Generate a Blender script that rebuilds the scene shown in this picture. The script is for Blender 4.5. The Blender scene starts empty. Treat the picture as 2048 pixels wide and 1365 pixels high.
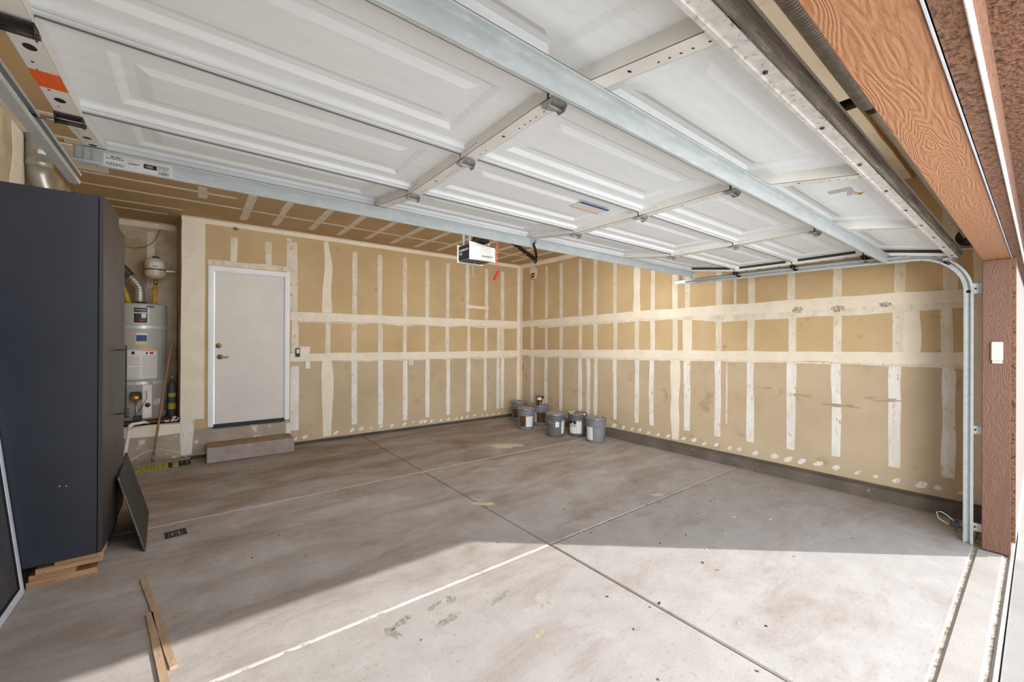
import bpy, math, random
from mathutils import Vector, Matrix, noise
random.seed(7)
S = bpy.context.scene
COL = S.collection
PI = math.pi

# ------------------------------------------------------------ camera
cam_d = bpy.data.cameras.new('camera'); cam = bpy.data.objects.new('camera', cam_d); COL.objects.link(cam)
cam_d.sensor_width = 36.0; cam_d.lens = 820.29 / 2048 * 36.0; cam_d.clip_start = 0.02; cam_d.clip_end = 200
F_ = Vector((0.61190434, 0.79093099, 0.00111694)); R_ = Vector((0.79092077, -0.61190266, 0.00441126)); U_ = Vector((-0.00417246, 0.00181586, 0.99998965))
M = Matrix(((R_.x, U_.x, -F_.x, 0), (R_.y, U_.y, -F_.y, 0), (R_.z, U_.z, -F_.z, 1.5103), (0, 0, 0, 1)))
cam.matrix_world = M
S.camera = cam
# ------------------------------------------------------------ world, sun, exposure
w = bpy.data.worlds.new('world'); S.world = w; w.use_nodes = True
bgn = w.node_tree.nodes['Background']
bgn.inputs[0].default_value = (0.74, 0.87, 1.0, 1); bgn.inputs[1].default_value = 2.5
sd = bpy.data.lights.new('sun', 'SUN'); sun = bpy.data.objects.new('sun', sd); COL.objects.link(sun)
sd.energy = 6.1; sd.color = (1.0, 0.985, 0.955); sd.angle = math.radians(0.6)
sun_dir = Vector((1.633 - 4.60, 2.655 - 0.105, -2.12))
sun.rotation_euler = sun_dir.to_track_quat('-Z', 'Y').to_euler(); sun.location = (6, -4, 6)
S.view_settings.view_transform = 'Standard'; S.view_settings.look = 'None'
S.view_settings.exposure = 0.17; S.view_settings.gamma = 1.0; S.view_settings.use_curve_mapping = False
def area(name, loc, target, sx, sy, power, color=(1, 1, 1)):
    d = bpy.data.lights.new(name, 'AREA'); o = bpy.data.objects.new(name, d); COL.objects.link(o)
    d.shape = 'RECTANGLE'; d.size = sx; d.size_y = sy; d.energy = power; d.color = color
    o.location = loc; o.rotation_euler = (Vector(target) - Vector(loc)).to_track_quat('-Z', 'Y').to_euler()
    return o
sb_ = area('fill_outside', (1.6, -2.0, .5), (2.5, 1.9, 2.3), 3.4, .9, 16, (0.90, 0.96, 1.0))  # added fill light outside the opening, aimed up at the raised door
sl_ = area('fill_left', (0.1, -1.9, 1.7), (5.3, 2.6, 1.3), 1.6, 1.6, 46, (1.0, 0.99, 0.97)); sl_.data.spread = math.radians(80); sb_.data.spread = math.radians(95)  # added fill light, brightens the right wall through the opening
# unseen fill lights added above the raised door: two throw light to the back of the garage, one up into the loft space
area('fill_back_left', (0.7, 2.66, 2.62), (0.7, 6.2, 1.35), 1.5, .25, 34, (0.95, 0.98, 1.0))
area('fill_back_right', (3.7, 2.66, 2.62), (4.3, 6.0, 1.35), 1.5, .25, 34, (0.95, 0.98, 1.0))
area('fill_loft', (2.4, 1.3, 2.48), (2.4, 1.2, 3.0), 3.6, .9, 9, (1.0, 0.97, 0.92))

# ------------------------------------------------------------ materials
MATS = {}
def lin(c):
    return tuple(((v / 255) / 12.92 if v / 255 <= .04045 else ((v / 255 + .055) / 1.055) ** 2.4) for v in c)
def mat(name, c1, c2=None, scale=6.0, rough=.7, metal=0.0, detail=4.0, stretch=(1, 1, 1), bump=0.0, bscale=None, lo=.35, hi=.65, spec=.5, c3=None, s3=40., t3=.62, t3b=.7, kind='noise', bdist=.01):
    m = bpy.data.materials.new(name); m.use_nodes = True; nt = m.node_tree; N = nt.nodes; L = nt.links
    b = N['Principled BSDF']; b.inputs['Roughness'].default_value = rough; b.inputs['Metallic'].default_value = metal
    b.inputs['Specular IOR Level'].default_value = spec
    A = (*lin(c1), 1)
    b.inputs['Base Color'].default_value = A
    tc = N.new('ShaderNodeTexCoord'); mp = N.new('ShaderNodeMapping'); mp.inputs['Scale'].default_value = stretch
    L.new(tc.outputs['Object'], mp.inputs['Vector'])
    out = None
    if c2 is not None:
        n = N.new('ShaderNodeTexNoise'); n.inputs['Scale'].default_value = scale; n.inputs['Detail'].default_value = detail; n.inputs['Roughness'].default_value = .6
        L.new(mp.outputs[0], n.inputs['Vector'])
        r = N.new('ShaderNodeValToRGB'); r.color_ramp.elements[0].position = lo; r.color_ramp.elements[1].position = hi
        r.color_ramp.elements[0].color = A; r.color_ramp.elements[1].color = (*lin(c2), 1)
        L.new(n.outputs['Fac'], r.inputs['Fac']); out = r.outputs['Color']
    if c3 is not None:
        n3 = N.new('ShaderNodeTexNoise'); n3.inputs['Scale'].default_value = s3; n3.inputs['Detail'].default_value = 3.
        L.new(mp.outputs[0], n3.inputs['Vector'])
        r3 = N.new('ShaderNodeValToRGB'); r3.color_ramp.elements[0].position = t3; r3.color_ramp.elements[1].position = t3b
        r3.color_ramp.elements[0].color = (0, 0, 0, 1); r3.color_ramp.elements[1].color = (1, 1, 1, 1)
        L.new(n3.outputs['Fac'], r3.inputs['Fac'])
        mx = N.new('ShaderNodeMix'); mx.data_type = 'RGBA'; L.new(r3.outputs['Color'], mx.inputs['Factor'])
        if out: L.new(out, mx.inputs['A'])
        else: mx.inputs['A'].default_value = A
        mx.inputs['B'].default_value = (*lin(c3), 1); out = mx.outputs['Result']
    if out: L.new(out, b.inputs['Base Color'])
    if bump:
        nb = N.new('ShaderNodeTexNoise'); nb.inputs['Scale'].default_value = bscale or scale * 4; nb.inputs['Detail'].default_value = 5.
        L.new(mp.outputs[0], nb.inputs['Vector'])
        bp = N.new('ShaderNodeBump'); bp.inputs['Strength'].default_value = bump; bp.inputs['Distance'].default_value = bdist
        L.new(nb.outputs['Fac'], bp.inputs['Height']); L.new(bp.outputs['Normal'], b.inputs['Normal'])
    MATS[name] = m
    return m
def wood_mat(name, c1, c2, axis_stretch, scale=8, bump=.5, wscale=1.6, dist=9., bd=.006, rough=.62):
    """embossed grain: distorted wave lines running along one axis"""
    m = bpy.data.materials.new(name); m.use_nodes = True; nt = m.node_tree; N = nt.nodes; L = nt.links
    b = N['Principled BSDF']; b.inputs['Roughness'].default_value = rough
    tc = N.new('ShaderNodeTexCoord'); mp = N.new('ShaderNodeMapping'); mp.inputs['Scale'].default_value = axis_stretch
    L.new(tc.outputs['Object'], mp.inputs['Vector'])
    n = N.new('ShaderNodeTexNoise'); n.inputs['Scale'].default_value = wscale; n.inputs['Detail'].default_value = 2.; L.new(mp.outputs[0], n.inputs['Vector'])
    mu = N.new('ShaderNodeMath'); mu.operation = 'MULTIPLY'; mu.inputs[1].default_value = dist; L.new(n.outputs['Fac'], mu.inputs[0])
    sn = N.new('ShaderNodeMath'); sn.operation = 'PINGPONG'; sn.inputs[1].default_value = .5; 
    m2 = N.new('ShaderNodeMath'); m2.operation = 'MULTIPLY'; m2.inputs[1].default_value = scale / 8.; L.new(mu.outputs[0], m2.inputs[0]); L.new(m2.outputs[0], sn.inputs[0])
    nf = N.new('ShaderNodeTexNoise'); nf.inputs['Scale'].default_value = 30; nf.inputs['Detail'].default_value = 3; L.new(mp.outputs[0], nf.inputs['Vector'])
    ad = N.new('ShaderNodeMath'); ad.operation = 'MULTIPLY_ADD'; ad.inputs[1].default_value = .8; L.new(nf.outputs['Fac'], ad.inputs[0]); L.new(sn.outputs[0], ad.inputs[2])
    r = N.new('ShaderNodeValToRGB'); r.color_ramp.elements[0].position = .25; r.color_ramp.elements[1].position = .8
    r.color_ramp.elements[0].color = (*lin(c1), 1); r.color_ramp.elements[1].color = (*lin(c2), 1)
    L.new(ad.outputs[0], r.inputs['Fac']); L.new(r.outputs['Color'], b.inputs['Base Color'])
    bp = N.new('ShaderNodeBump'); bp.inputs['Strength'].default_value = bump; bp.inputs['Distance'].default_value = bd
    L.new(ad.outputs[0], bp.inputs['Height']); L.new(bp.outputs['Normal'], b.inputs['Normal'])
    MATS[name] = m
    return m
mat('drywall', (190, 162, 120), (202, 175, 134), 1.3, .9, bump=.05, bscale=60, c3=(172, 144, 106), s3=5, t3=.66, t3b=.8)
mat('drywall_low', (184, 163, 133), (196, 175, 145), 1.6, .9, bump=.05, bscale=60, c3=(165, 142, 112), s3=5, t3=.62, t3b=.8)
mat('drywall_dirty', (176, 160, 142), (158, 144, 130), 6, .9, bump=.1, bscale=40, c3=(214, 204, 190), s3=7, t3=.6, t3b=.66)
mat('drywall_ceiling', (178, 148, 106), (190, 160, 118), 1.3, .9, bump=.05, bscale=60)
mat('drywall_alcove', (178, 156, 124), (204, 188, 162), 2.0, .9, lo=.45, hi=.6, bump=.05, bscale=60)
mat('mud', (236, 225, 206), (228, 214, 192), 5, .88, bump=.1, bscale=25, c3=(204, 184, 152), s3=14, t3=.68, t3b=.8)
mat('mud_thin', (228, 218, 202), (214, 200, 176), 9, .9, stretch=(1, 1, .5), bump=.08, bscale=25, c3=(188, 164, 128), s3=30, t3=.6, t3b=.75)
mat('mud_grey', (234, 229, 222), (220, 212, 200), 9, .9, stretch=(1, 1, .4), bump=.08, bscale=25, c3=(184, 164, 134), s3=34, t3=.6, t3b=.72)
mat('concrete', (170, 164, 160), (156, 149, 144), 5, .85, detail=10, lo=.3, hi=.72, bump=.25, bscale=90, bdist=.004)
def worn_concrete():
    # brown tyre and oil film, heavier toward the back of the slab, over the base concrete
    m = MATS['concrete']; nt = m.node_tree; N = nt.nodes; L = nt.links; b = N['Principled BSDF']
    src = b.inputs['Base Color'].links[0].from_socket
    tc = N.new('ShaderNodeTexCoord'); sp = N.new('ShaderNodeSeparateXYZ'); L.new(tc.outputs['Object'], sp.inputs[0])
    mr = N.new('ShaderNodeMapRange'); mr.inputs['From Min'].default_value = 2.0; mr.inputs['From Max'].default_value = 5.2; mr.inputs['To Min'].default_value = -.10; mr.inputs['To Max'].default_value = .12
    L.new(sp.outputs['Y'], mr.inputs['Value'])
    mp = N.new('ShaderNodeMapping'); mp.inputs['Rotation'].default_value = (0, 0, .5); mp.inputs['Scale'].default_value = (.7, 1.7, 1); L.new(tc.outputs['Object'], mp.inputs['Vector'])
    n = N.new('ShaderNodeTexNoise'); n.inputs['Scale'].default_value = 1.5; n.inputs['Detail'].default_value = 9; n.inputs['Roughness'].default_value = .68; n.inputs['Distortion'].default_value = .5; L.new(mp.outputs[0], n.inputs['Vector'])
    ad = N.new('ShaderNodeMath'); ad.operation = 'ADD'; L.new(n.outputs['Fac'], ad.inputs[0]); L.new(mr.outputs['Result'], ad.inputs[1])
    r = N.new('ShaderNodeValToRGB'); r.color_ramp.elements[0].position = .40; r.color_ramp.elements[1].position = .78
    L.new(ad.outputs[0], r.inputs['Fac'])
    mx = N.new('ShaderNodeMix'); mx.data_type = 'RGBA'; L.new(r.outputs['Color'], mx.inputs['Factor']); L.new(src, mx.inputs['A']); mx.inputs['B'].default_value = (*lin((122, 98, 78)), 1)
    n2 = N.new('ShaderNodeTexNoise'); n2.inputs['Scale'].default_value = 42; n2.inputs['Detail'].default_value = 6; L.new(tc.outputs['Object'], n2.inputs['Vector'])
    r2 = N.new('ShaderNodeValToRGB'); r2.color_ramp.elements[0].position = .28; r2.color_ramp.elements[1].position = .42; r2.color_ramp.elements[0].color = (.62, .58, .54, 1); L.new(n2.outputs['Fac'], r2.inputs['Fac'])
    m2 = N.new('ShaderNodeMix'); m2.data_type = 'RGBA'; m2.blend_type = 'MULTIPLY'; m2.inputs['Factor'].default_value = .5; L.new(mx.outputs['Result'], m2.inputs['A']); L.new(r2.outputs['Color'], m2.inputs['B'])
    L.new(m2.outputs['Result'], b.inputs['Base Color'])
worn_concrete()
mat('joint_dark', (92, 72, 56), (120, 98, 78), 30, .95)
mat('joint_light', (214, 208, 200), (150, 138, 126), 24, .95, lo=.55, hi=.68)
mat('concrete_joint', (196, 184, 170), (120, 100, 82), 30, .9)
mat('apron', (164, 157, 150), (152, 144, 136), 3, .85, bump=.3, bscale=80, bdist=.004)
mat('driveway', (152, 145, 140), (142, 136, 131), 3, .9, bump=.3, bscale=80, bdist=.004)
mat('curb', (112, 101, 91), (92, 82, 73), 4, .9, bump=.4, bscale=50, c3=(150, 138, 124), s3=20, t3=.7, t3b=.75)
mat('curb_dark', (84, 78, 70), (68, 62, 56), 4, .9, bump=.4, bscale=50)
mat('scuff', (150, 134, 112), (206, 192, 168), 40, .9, lo=.45, hi=.55, stretch=(1, 3, .5))
mat('scuff_faint', (160, 138, 108), (192, 170, 138), 26, .9, lo=.4, hi=.6, stretch=(1, .4, 5))
mat('step_concrete', (164, 152, 146), (148, 134, 126), 6, .9, bump=.3, bscale=60)
mat('step_top', (150, 128, 100), (128, 106, 80), 8, .9, bump=.3, bscale=60)
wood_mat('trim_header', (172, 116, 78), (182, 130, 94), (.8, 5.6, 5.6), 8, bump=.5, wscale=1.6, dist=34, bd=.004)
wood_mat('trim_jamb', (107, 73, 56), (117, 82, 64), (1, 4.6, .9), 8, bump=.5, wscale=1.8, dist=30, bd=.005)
mat('stucco_brown', (138, 98, 72), (122, 84, 62), 30, .95, bump=1.0, bscale=60, c3=(84, 54, 40), s3=60, t3=.56, t3b=.64, bdist=.02)
mat('stucco_sunlit', (236, 232, 228), (214, 208, 204), 60, .8, bump=1.0, bscale=90, bdist=.006)
mat('stucco_light', (150, 135, 127), (162, 147, 138), 40, .95, bump=1.0, bscale=120, bdist=.01)
mat('white_paint', (236, 236, 236), (228, 229, 229), 4, .45)
mat('leaf_paint', (216, 208, 199), (210, 202, 193), 3, .45)
mat('door_skin', (238, 241, 242), (232, 235, 237), 5, .62, stretch=(1, 8, 8), bump=.12, bscale=60, bdist=.002)
mat('stile_paint', (232, 229, 224), (224, 220, 213), 7, .45)
mat('stile_side', (222, 214, 204), (214, 205, 194), 7, .5)
mat('galvanised', (204, 208, 207), (192, 198, 198), 14, .45, metal=.35, lo=.4, hi=.6, stretch=(.6, 2, 2), c3=(216, 219, 218), s3=30, t3=.6, t3b=.75)
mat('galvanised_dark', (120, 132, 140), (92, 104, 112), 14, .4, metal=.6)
mat('retainer', (228, 226, 222), (206, 202, 196), 30, .45, metal=.2, c3=(168, 158, 146), s3=60, t3=.6, t3b=.7)
mat('hinge_steel', (184, 186, 184), (160, 163, 162), 25, .4, metal=.4)
mat('dark_steel', (70, 64, 60), (52, 48, 46), 20, .5, metal=.4)
mat('spring_steel', (196, 192, 186), (170, 164, 156), 30, .4, metal=.3)
mat('weathered', (136, 124, 110), (74, 66, 60), 3, .9, stretch=(1, 14, 14), detail=6, bump=.5, bscale=30, c3=(180, 162, 140), s3=26, t3=.62, t3b=.74)
mat('black', (22, 22, 24), None, rough=.5)
mat('gap_shade_grey', (112, 116, 118), None, rough=.8)
mat('slot_shade', (62, 60, 46), (50, 48, 38), 9, .9)
mat('hole', (30, 28, 24), None, rough=.9)
mat('cabinet_dark', (42, 45, 54), (48, 51, 60), 2, .42, c3=(66, 70, 78), s3=9, t3=.74, t3b=.84)
mat('cabinet_door', (50, 45, 45), (57, 51, 51), 3, .42)
mat('panel_dark', (38, 34, 33), (46, 41, 40), 7, .6)
mat('panel_edge', (126, 120, 110), (60, 56, 54), 40, .6)
mat('lumber', (196, 152, 110), (174, 130, 92), 3, .8, stretch=(1.5, 12, 12), c3=(150, 104, 66), s3=9, t3=.62, t3b=.7)
mat('lath', (176, 148, 120), (152, 124, 98), 4, .85, stretch=(6, 1.5, 6), c3=(110, 80, 58), s3=14, t3=.66, t3b=.72)
mat('mesh_screen', (58, 60, 64), (72, 73, 76), 6, .6)
mat('frame_white', (214, 218, 226), (196, 202, 214), 10, .4)
mat('frame_gasket', (84, 82, 78), (64, 62, 60), 20, .8)
mat('heater', (176, 172, 164), (168, 163, 154), 3, .4)
mat('label_white', (226, 224, 220), (214, 211, 206), 60, .6)
mat('print_grey', (150, 148, 146), (206, 204, 200), 220, .7, lo=.45, hi=.55, stretch=(.6, .6, 3))
mat('print_black', (26, 24, 26), None, rough=.5)
mat('print_blue', (28, 62, 128), (40, 74, 140), 90, .6)
mat('print_yellow', (222, 192, 60), None, rough=.6)
mat('print_orange', (226, 140, 60), None, rough=.6)
mat('print_red', (172, 40, 34), None, rough=.6)
mat('tape_blue', (20, 92, 150), None, rough=.6)
mat('orange_marker', (240, 108, 40), (226, 84, 26), 4, .6, stretch=(60, 4, 4))
mat('duct', (176, 172, 164), (146, 140, 130), 10, .42, metal=.55)
mat('duct_foil', (96, 92, 86), (70, 66, 62), 30, .55, metal=.5)
mat('tank_cream', (206, 196, 168), (196, 184, 154), 5, .4)
mat('insulation', (214, 172, 58), (170, 120, 36), 22, .8, bump=.5, bscale=40)
mat('brass', (196, 152, 76), (176, 132, 60), 20, .3, metal=.8)
mat('nickel', (170, 160, 148), None, rough=.3, metal=.8)
mat('pvc', (222, 218, 214), None, rough=.5)
mat('broom_wood', (146, 112, 82), (118, 88, 62), 5, .7, stretch=(8, 8, 1))
mat('broom_block', (140, 118, 98), (116, 96, 80), 9, .8)
mat('bristle_yellow', (158, 150, 70), (120, 112, 44), 50, .8)
mat('bristle_black', (26, 26, 22), None, rough=.8)
mat('bucket', (122, 126, 132), (112, 116, 122), 4, .5)
mat('bucket_dark', (98, 98, 100), (88, 88, 90), 4, .5)
mat('lid', (150, 144, 144), (118, 112, 112), 9, .6, c3=(206, 196, 188), s3=16, t3=.6, t3b=.66)
mat('lid_spill', (132, 126, 126), (96, 90, 90), 9, .5, c3=(232, 230, 226), s3=12, t3=.56, t3b=.6)
mat('can_brown', (64, 42, 30), (96, 66, 40), 14, .35, c3=(196, 160, 110), s3=24, t3=.66, t3b=.7)
mat('stencil_yellow', (176, 170, 96), (140, 140, 104), 40, .7)
mat('wire', (196, 190, 178), None, rough=.5)
mat('wire_brown', (90, 70, 54), None, rough=.7)
mat('rope_red', (206, 60, 46), (224, 160, 150), 60, .7)
mat('handle_red', (190, 36, 26), None, rough=.5)
mat('lens_white', (230, 229, 224), None, rough=.4)
mat('opener_black', (34, 35, 40), None, rough=.5)
mat('opener_under', (92, 88, 92), None, rough=.6)
mat('plastic_beige', (216, 206, 190), None, rough=.5)
mat('rust', (120, 76, 44), (80, 52, 34), 30, .9)
mat('bulb_yellow', (196, 176, 60), None, rough=.5)
mat('glass_blue', (150, 200, 220), None, rough=.3)
mat('stain_dark', (112, 108, 102), (158, 151, 144), 60, .85)
mat('stain_faint', (152, 144, 136), (172, 164, 156), 14, .85)
mat('stain_yellow', (160, 148, 108), (174, 166, 148), 40, .85)
mat('stain_light', (206, 190, 172), (184, 166, 146), 14, .9)
mat('paper_flap', (220, 216, 210), (196, 188, 176), 14, .9)

# ------------------------------------------------------------ mesh helpers
ORG = {}
class MB:
    def __init__(s): s.v = []; s.f = []; s.sm = []
    def add(s, vs, fs, smooth=False):
        o = len(s.v); s.v += [Vector(p) for p in vs]; s.f += [tuple(i + o for i in f) for f in fs]; s.sm += [smooth] * len(fs); return s
    def box(s, x0, x1, y0, y1, z0, z1):
        x0, x1 = sorted((x0, x1)); y0, y1 = sorted((y0, y1)); z0, z1 = sorted((z0, z1))
        return s.add([(x0, y0, z0), (x1, y0, z0), (x1, y1, z0), (x0, y1, z0), (x0, y0, z1), (x1, y0, z1), (x1, y1, z1), (x0, y1, z1)],
                     [(0, 3, 2, 1), (4, 5, 6, 7), (0, 1, 5, 4), (1, 2, 6, 5), (2, 3, 7, 6), (3, 0, 4, 7)])
    def hexa(s, p):   # 8 corners, bottom loop then top loop
        return s.add(p, [(0, 3, 2, 1), (4, 5, 6, 7), (0, 1, 5, 4), (1, 2, 6, 5), (2, 3, 7, 6), (3, 0, 4, 7)])
    def bbox(s, x0, x1, y0, y1, z0, z1, b=.003):   # box with chamfered edges
        x0, x1 = sorted((x0, x1)); y0, y1 = sorted((y0, y1)); z0, z1 = sorted((z0, z1))
        b = min(b, (x1 - x0) / 2.2, (y1 - y0) / 2.2, (z1 - z0) / 2.2)
        vs = []
        for (x, dx) in ((x0, b), (x1, -b)):
            for (y, dy) in ((y0, b), (y1, -b)):
                for (z, dz) in ((z0, b), (z1, -b)):
                    vs += [(x, y + dy, z + dz), (x + dx, y, z + dz), (x + dx, y + dy, z)]
        def i(a, bb, c, k): return ((a * 2 + bb) * 2 + c) * 3 + k
        fs = [(i(0,0,0,0), i(0,0,1,0), i(0,1,1,0), i(0,1,0,0)), (i(1,0,0,0), i(1,1,0,0), i(1,1,1,0), i(1,0,1,0)),
              (i(0,0,0,1), i(1,0,0,1), i(1,0,1,1), i(0,0,1,1)), (i(0,1,0,1), i(0,1,1,1), i(1,1,1,1), i(1,1,0,1)),
              (i(0,0,0,2), i(0,1,0,2), i(1,1,0,2), i(1,0,0,2)), (i(0,0,1,2), i(1,0,1,2), i(1,1,1,2), i(0,1,1,2))]
        for a in (0, 1):
            for c in (0, 1):
                fs += [(i(a,c,0,0), i(a,c,1,0), i(a,c,1,1), i(a,c,0,1)), (i(a,0,c,0), i(a,1,c,0), i(a,1,c,2), i(a,0,c,2)), (i(0,a,c,1), i(1,a,c,1), i(1,a,c,2), i(0,a,c,2))]
                for d in (0, 1): fs.append((i(a,c,d,0), i(a,c,d,1), i(a,c,d,2)))
        return s.add(vs, fs)
    def tube(s, pts, r, n=10, closed=False, cap=True):
        pts = [Vector(p) for p in pts]; rs = r if isinstance(r, (list, tuple)) else [r] * len(pts)
        vs = []; N = len(pts); up = None
        for k, p in enumerate(pts):
            if closed: t = (pts[(k + 1) % N] - pts[k - 1])
            else: t = (pts[min(k + 1, N - 1)] - pts[max(k - 1, 0)])
            t.normalize()
            if up is None:
                up = Vector((0, 0, 1)) if abs(t.z) < .9 else Vector((1, 0, 0))
            a = t.cross(up)
            if a.length < 1e-5: a = t.cross(Vector((0, 1, .3)))
            a.normalize(); b = a.cross(t).normalized(); up = b
            for q in range(n):
                th = 2 * PI * q / n; vs.append(p + (a * math.cos(th) + b * math.sin(th)) * rs[k])
        fs = []
        for k in range(N if closed else N - 1):
            for q in range(n):
                a0 = k * n + q; a1 = k * n + (q + 1) % n; k2 = (k + 1) % N; b0 = k2 * n + q; b1 = k2 * n + (q + 1) % n
                fs.append((a0, a1, b1, b0))
        s.add(vs, fs, True)
        if cap and not closed:
            o = len(s.v) - len(vs); s.f += [tuple(o + q for q in range(n))[::-1], tuple(o + (N - 1) * n + q for q in range(n))]; s.sm += [False, False]
        return s
    def lathe(s, prof, c=(0, 0, 0), n=28, smooth=True, a0=0., a1=2 * PI):
        full = abs(a1 - a0 - 2 * PI) < 1e-6; m = n if full else n + 1; vs = []
        for (r, z) in prof:
            for q in range(m):
                th = a0 + (a1 - a0) * q / n; vs.append((c[0] + r * math.cos(th), c[1] + r * math.sin(th), c[2] + z))
        fs = []
        for k in range(len(prof) - 1):
            for q in range(n):
                q2 = (q + 1) % m
                fs.append((k * m + q, k * m + q2, (k + 1) * m + q2, (k + 1) * m + q))
        return s.add(vs, fs, smooth)
    def prism(s, poly, axis, a, b):   # polygon (2D) extruded along axis
        def P(u, v, t): return {'x': (t, u, v), 'y': (u, t, v), 'z': (u, v, t)}[axis]
        n = len(poly); vs = [P(u, v, a) for u, v in poly] + [P(u, v, b) for u, v in poly]
        fs = [tuple(range(n))[::-1], tuple(range(n, 2 * n))] + [(i, (i + 1) % n, n + (i + 1) % n, n + i) for i in range(n)]
        return s.add(vs, fs)
    def xf(s, mtx): s.v = [mtx @ p for p in s.v]; return s
    def join(s, o):
        s.add(o.v, o.f); s.sm[-len(o.f):] = o.sm; return s
    def build(s, name, m, parent=None, bevel=0, fix=True):
        off = ORG.get(parent.name, Vector((0, 0, 0))) if parent else Vector((0, 0, 0))
        me = bpy.data.meshes.new(name); me.from_pydata([p - off for p in s.v], [], s.f)
        if fix:
            import bmesh
            bm = bmesh.new(); bm.from_mesh(me); bmesh.ops.recalc_face_normals(bm, faces=bm.faces); bm.to_mesh(me); bm.free()
        me.polygons.foreach_set('use_smooth', s.sm)
        me.materials.append(MATS[m] if isinstance(m, str) else m)
        o = bpy.data.objects.new(name, me); COL.objects.link(o)
        if parent: o.parent = parent
        ORG[o.name] = off
        if bevel:
            md = o.modifiers.new('bevel', 'BEVEL'); md.width = bevel; md.segments = 2; md.limit_method = 'ANGLE'
        return o
def tag(o, label=None, cat=None, group=None, kind=None):
    if label: o['label'] = label
    if cat: o['category'] = cat
    if group: o['group'] = group
    if kind: o['kind'] = kind
    return o
def thing(name, loc, label, cat, group=None):
    o = bpy.data.objects.new(name, None); COL.objects.link(o); o.location = loc; o.empty_display_size = .05
    ORG[o.name] = Vector(loc); return tag(o, label, cat, group)
def struct(mb, name, m, parent=None):
    o = mb.build(name, m, parent)
    if not parent: o['kind'] = 'structure'
    return o
def text_obj(name, body, m, parent, loc, xdir, ydir, size, depth=.0004, xs=1.0):
    cu = bpy.data.curves.new(name, 'FONT'); cu.body = body; cu.size = size; cu.extrude = depth; cu.align_x = 'LEFT'
    t = bpy.data.objects.new('tmp', cu); me = bpy.data.meshes.new_from_object(t); bpy.data.objects.remove(t)
    X = Vector(xdir).normalized(); Y = Vector(ydir).normalized(); Z = X.cross(Y)
    off = ORG.get(parent.name, Vector((0, 0, 0)))
    for v in me.vertices:
        v.co = Vector(loc) + X * v.co.x * xs + Y * v.co.y + Z * v.co.z - off
    me.materials.clear(); me.materials.append(MATS[m])
    o = bpy.data.objects.new(name, me); COL.objects.link(o); o.parent = parent; ORG[o.name] = off
    return o

YB, XR, XL, ZC = 6.593, 5.30, -1.03, 3.07
# ------------------------------------------------------------ floor: slabs with recessed joints
floor = struct(MB().box(XL - .15, XR + .15, .12, 7.4, -.12, -.014), 'floor', 'concrete_joint')
def slab(x0, x1, y0, y1, m='concrete', z=0.0, name='floor_slab', j=.006, parent=floor, b=.007, z0=-.014):
    x0 += j; x1 -= j; y0 += j; y1 -= j
    vs = [(x0, y0, z0), (x1, y0, z0), (x1, y1, z0), (x0, y1, z0), (x0, y0, z - b), (x1, y0, z - b), (x1, y1, z - b), (x0, y1, z - b),
          (x0 + b, y0 + b, z), (x1 - b, y0 + b, z), (x1 - b, y1 - b, z), (x0 + b, y1 - b, z)]
    fs = [(0, 3, 2, 1), (8, 9, 10, 11)]
    for a in (0, 4):
        for i in range(4): fs.append((a + i, a + (i + 1) % 4, a + 4 + (i + 1) % 4, a + 4 + i))
    return MB().add(vs, fs).build(name, m, parent)
for (x0, x1) in ((XL - .1, 2.100), (2.100, XR + .1)):
    for (y0, y1) in ((.306, 2.240), (2.240, 4.375), (4.375, 7.3)):
        slab(x0, x1, y0, y1)
MB().box(2.085, 2.115, .3, 7.3, -.0141, -.009).build('joint_filler', 'joint_dark', floor)
MB().box(2.115, XR, 2.225, 2.255, -.0141, -.009).build('joint_filler', 'joint_dark', floor)
MB().box(XL, 2.085, 2.225, 2.255, -.0141, -.004).build('joint_filler', 'joint_light', floor)
MB().box(XL, XR, 4.36, 4.39, -.0141, -.004).build('joint_filler', 'joint_light', floor)
slab(XL - .1, 4.585, .150, .306, 'apron', name='threshold_strip', j=.009, b=.012)
slab(XL - .1, 4.585, .115, .150, 'apron', name='threshold_strip', j=.006, b=.010)
drive = struct(MB().box(-9, 14, -9, .112, -.12, -.018), 'driveway', 'driveway')
# worn marks on the slab: thin residue with outlines of their own
def blotch(cx, cy, rx, ry, rot, m, seed, name='floor_stain', z=.0008, parent=floor, n=44):
    vs = []
    for q in range(n):
        th = 2 * PI * q / n; c_, s_ = math.cos(th), math.sin(th)
        k = 1 + .55 * noise.noise(Vector((c_ * 1.5 + seed, s_ * 1.5, seed * 3.1))) + .45 * noise.noise(Vector((c_ * 4 + seed, s_ * 4, seed))) + .25 * noise.noise(Vector((c_ * 11 + seed, s_ * 11, seed)))
        x = rx * k * c_; y = ry * k * s_
        vs.append((cx + x * math.cos(rot) - y * math.sin(rot), cy + x * math.sin(rot) + y * math.cos(rot)))
    return MB().prism(vs, 'z', .0001, z).build(name, m, parent)
for i, a in enumerate([(3.56, 4.75, .26, .10, -.5, 'stain_light'), (2.12, 3.18, .12, .035, -.7, 'stain_light'), (3.636, 2.32, .07, .03, -.3, 'stain_light'),
          (1.089, 2.119, .055, .018, .25, 'stain_dark'), (1.195, 2.113, .03, .025, .9, 'stain_dark'), (.883, 2.098, .06, .022, .3, 'stain_dark'), (.815, 2.06, .025, .05, .3, 'stain_dark'),
          (1.095, 1.967, .075, .022, .2, 'stain_dark'), (1.437, 1.952, .08, .018, .3, 'stain_dark'), (1.627, 1.795, .075, .05, .9, 'stain_faint'), (1.412, 1.586, .04, .016, .3, 'stain_yellow')]):
    blotch(*a[:5], a[5], i * 2.3 + 1)
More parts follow.
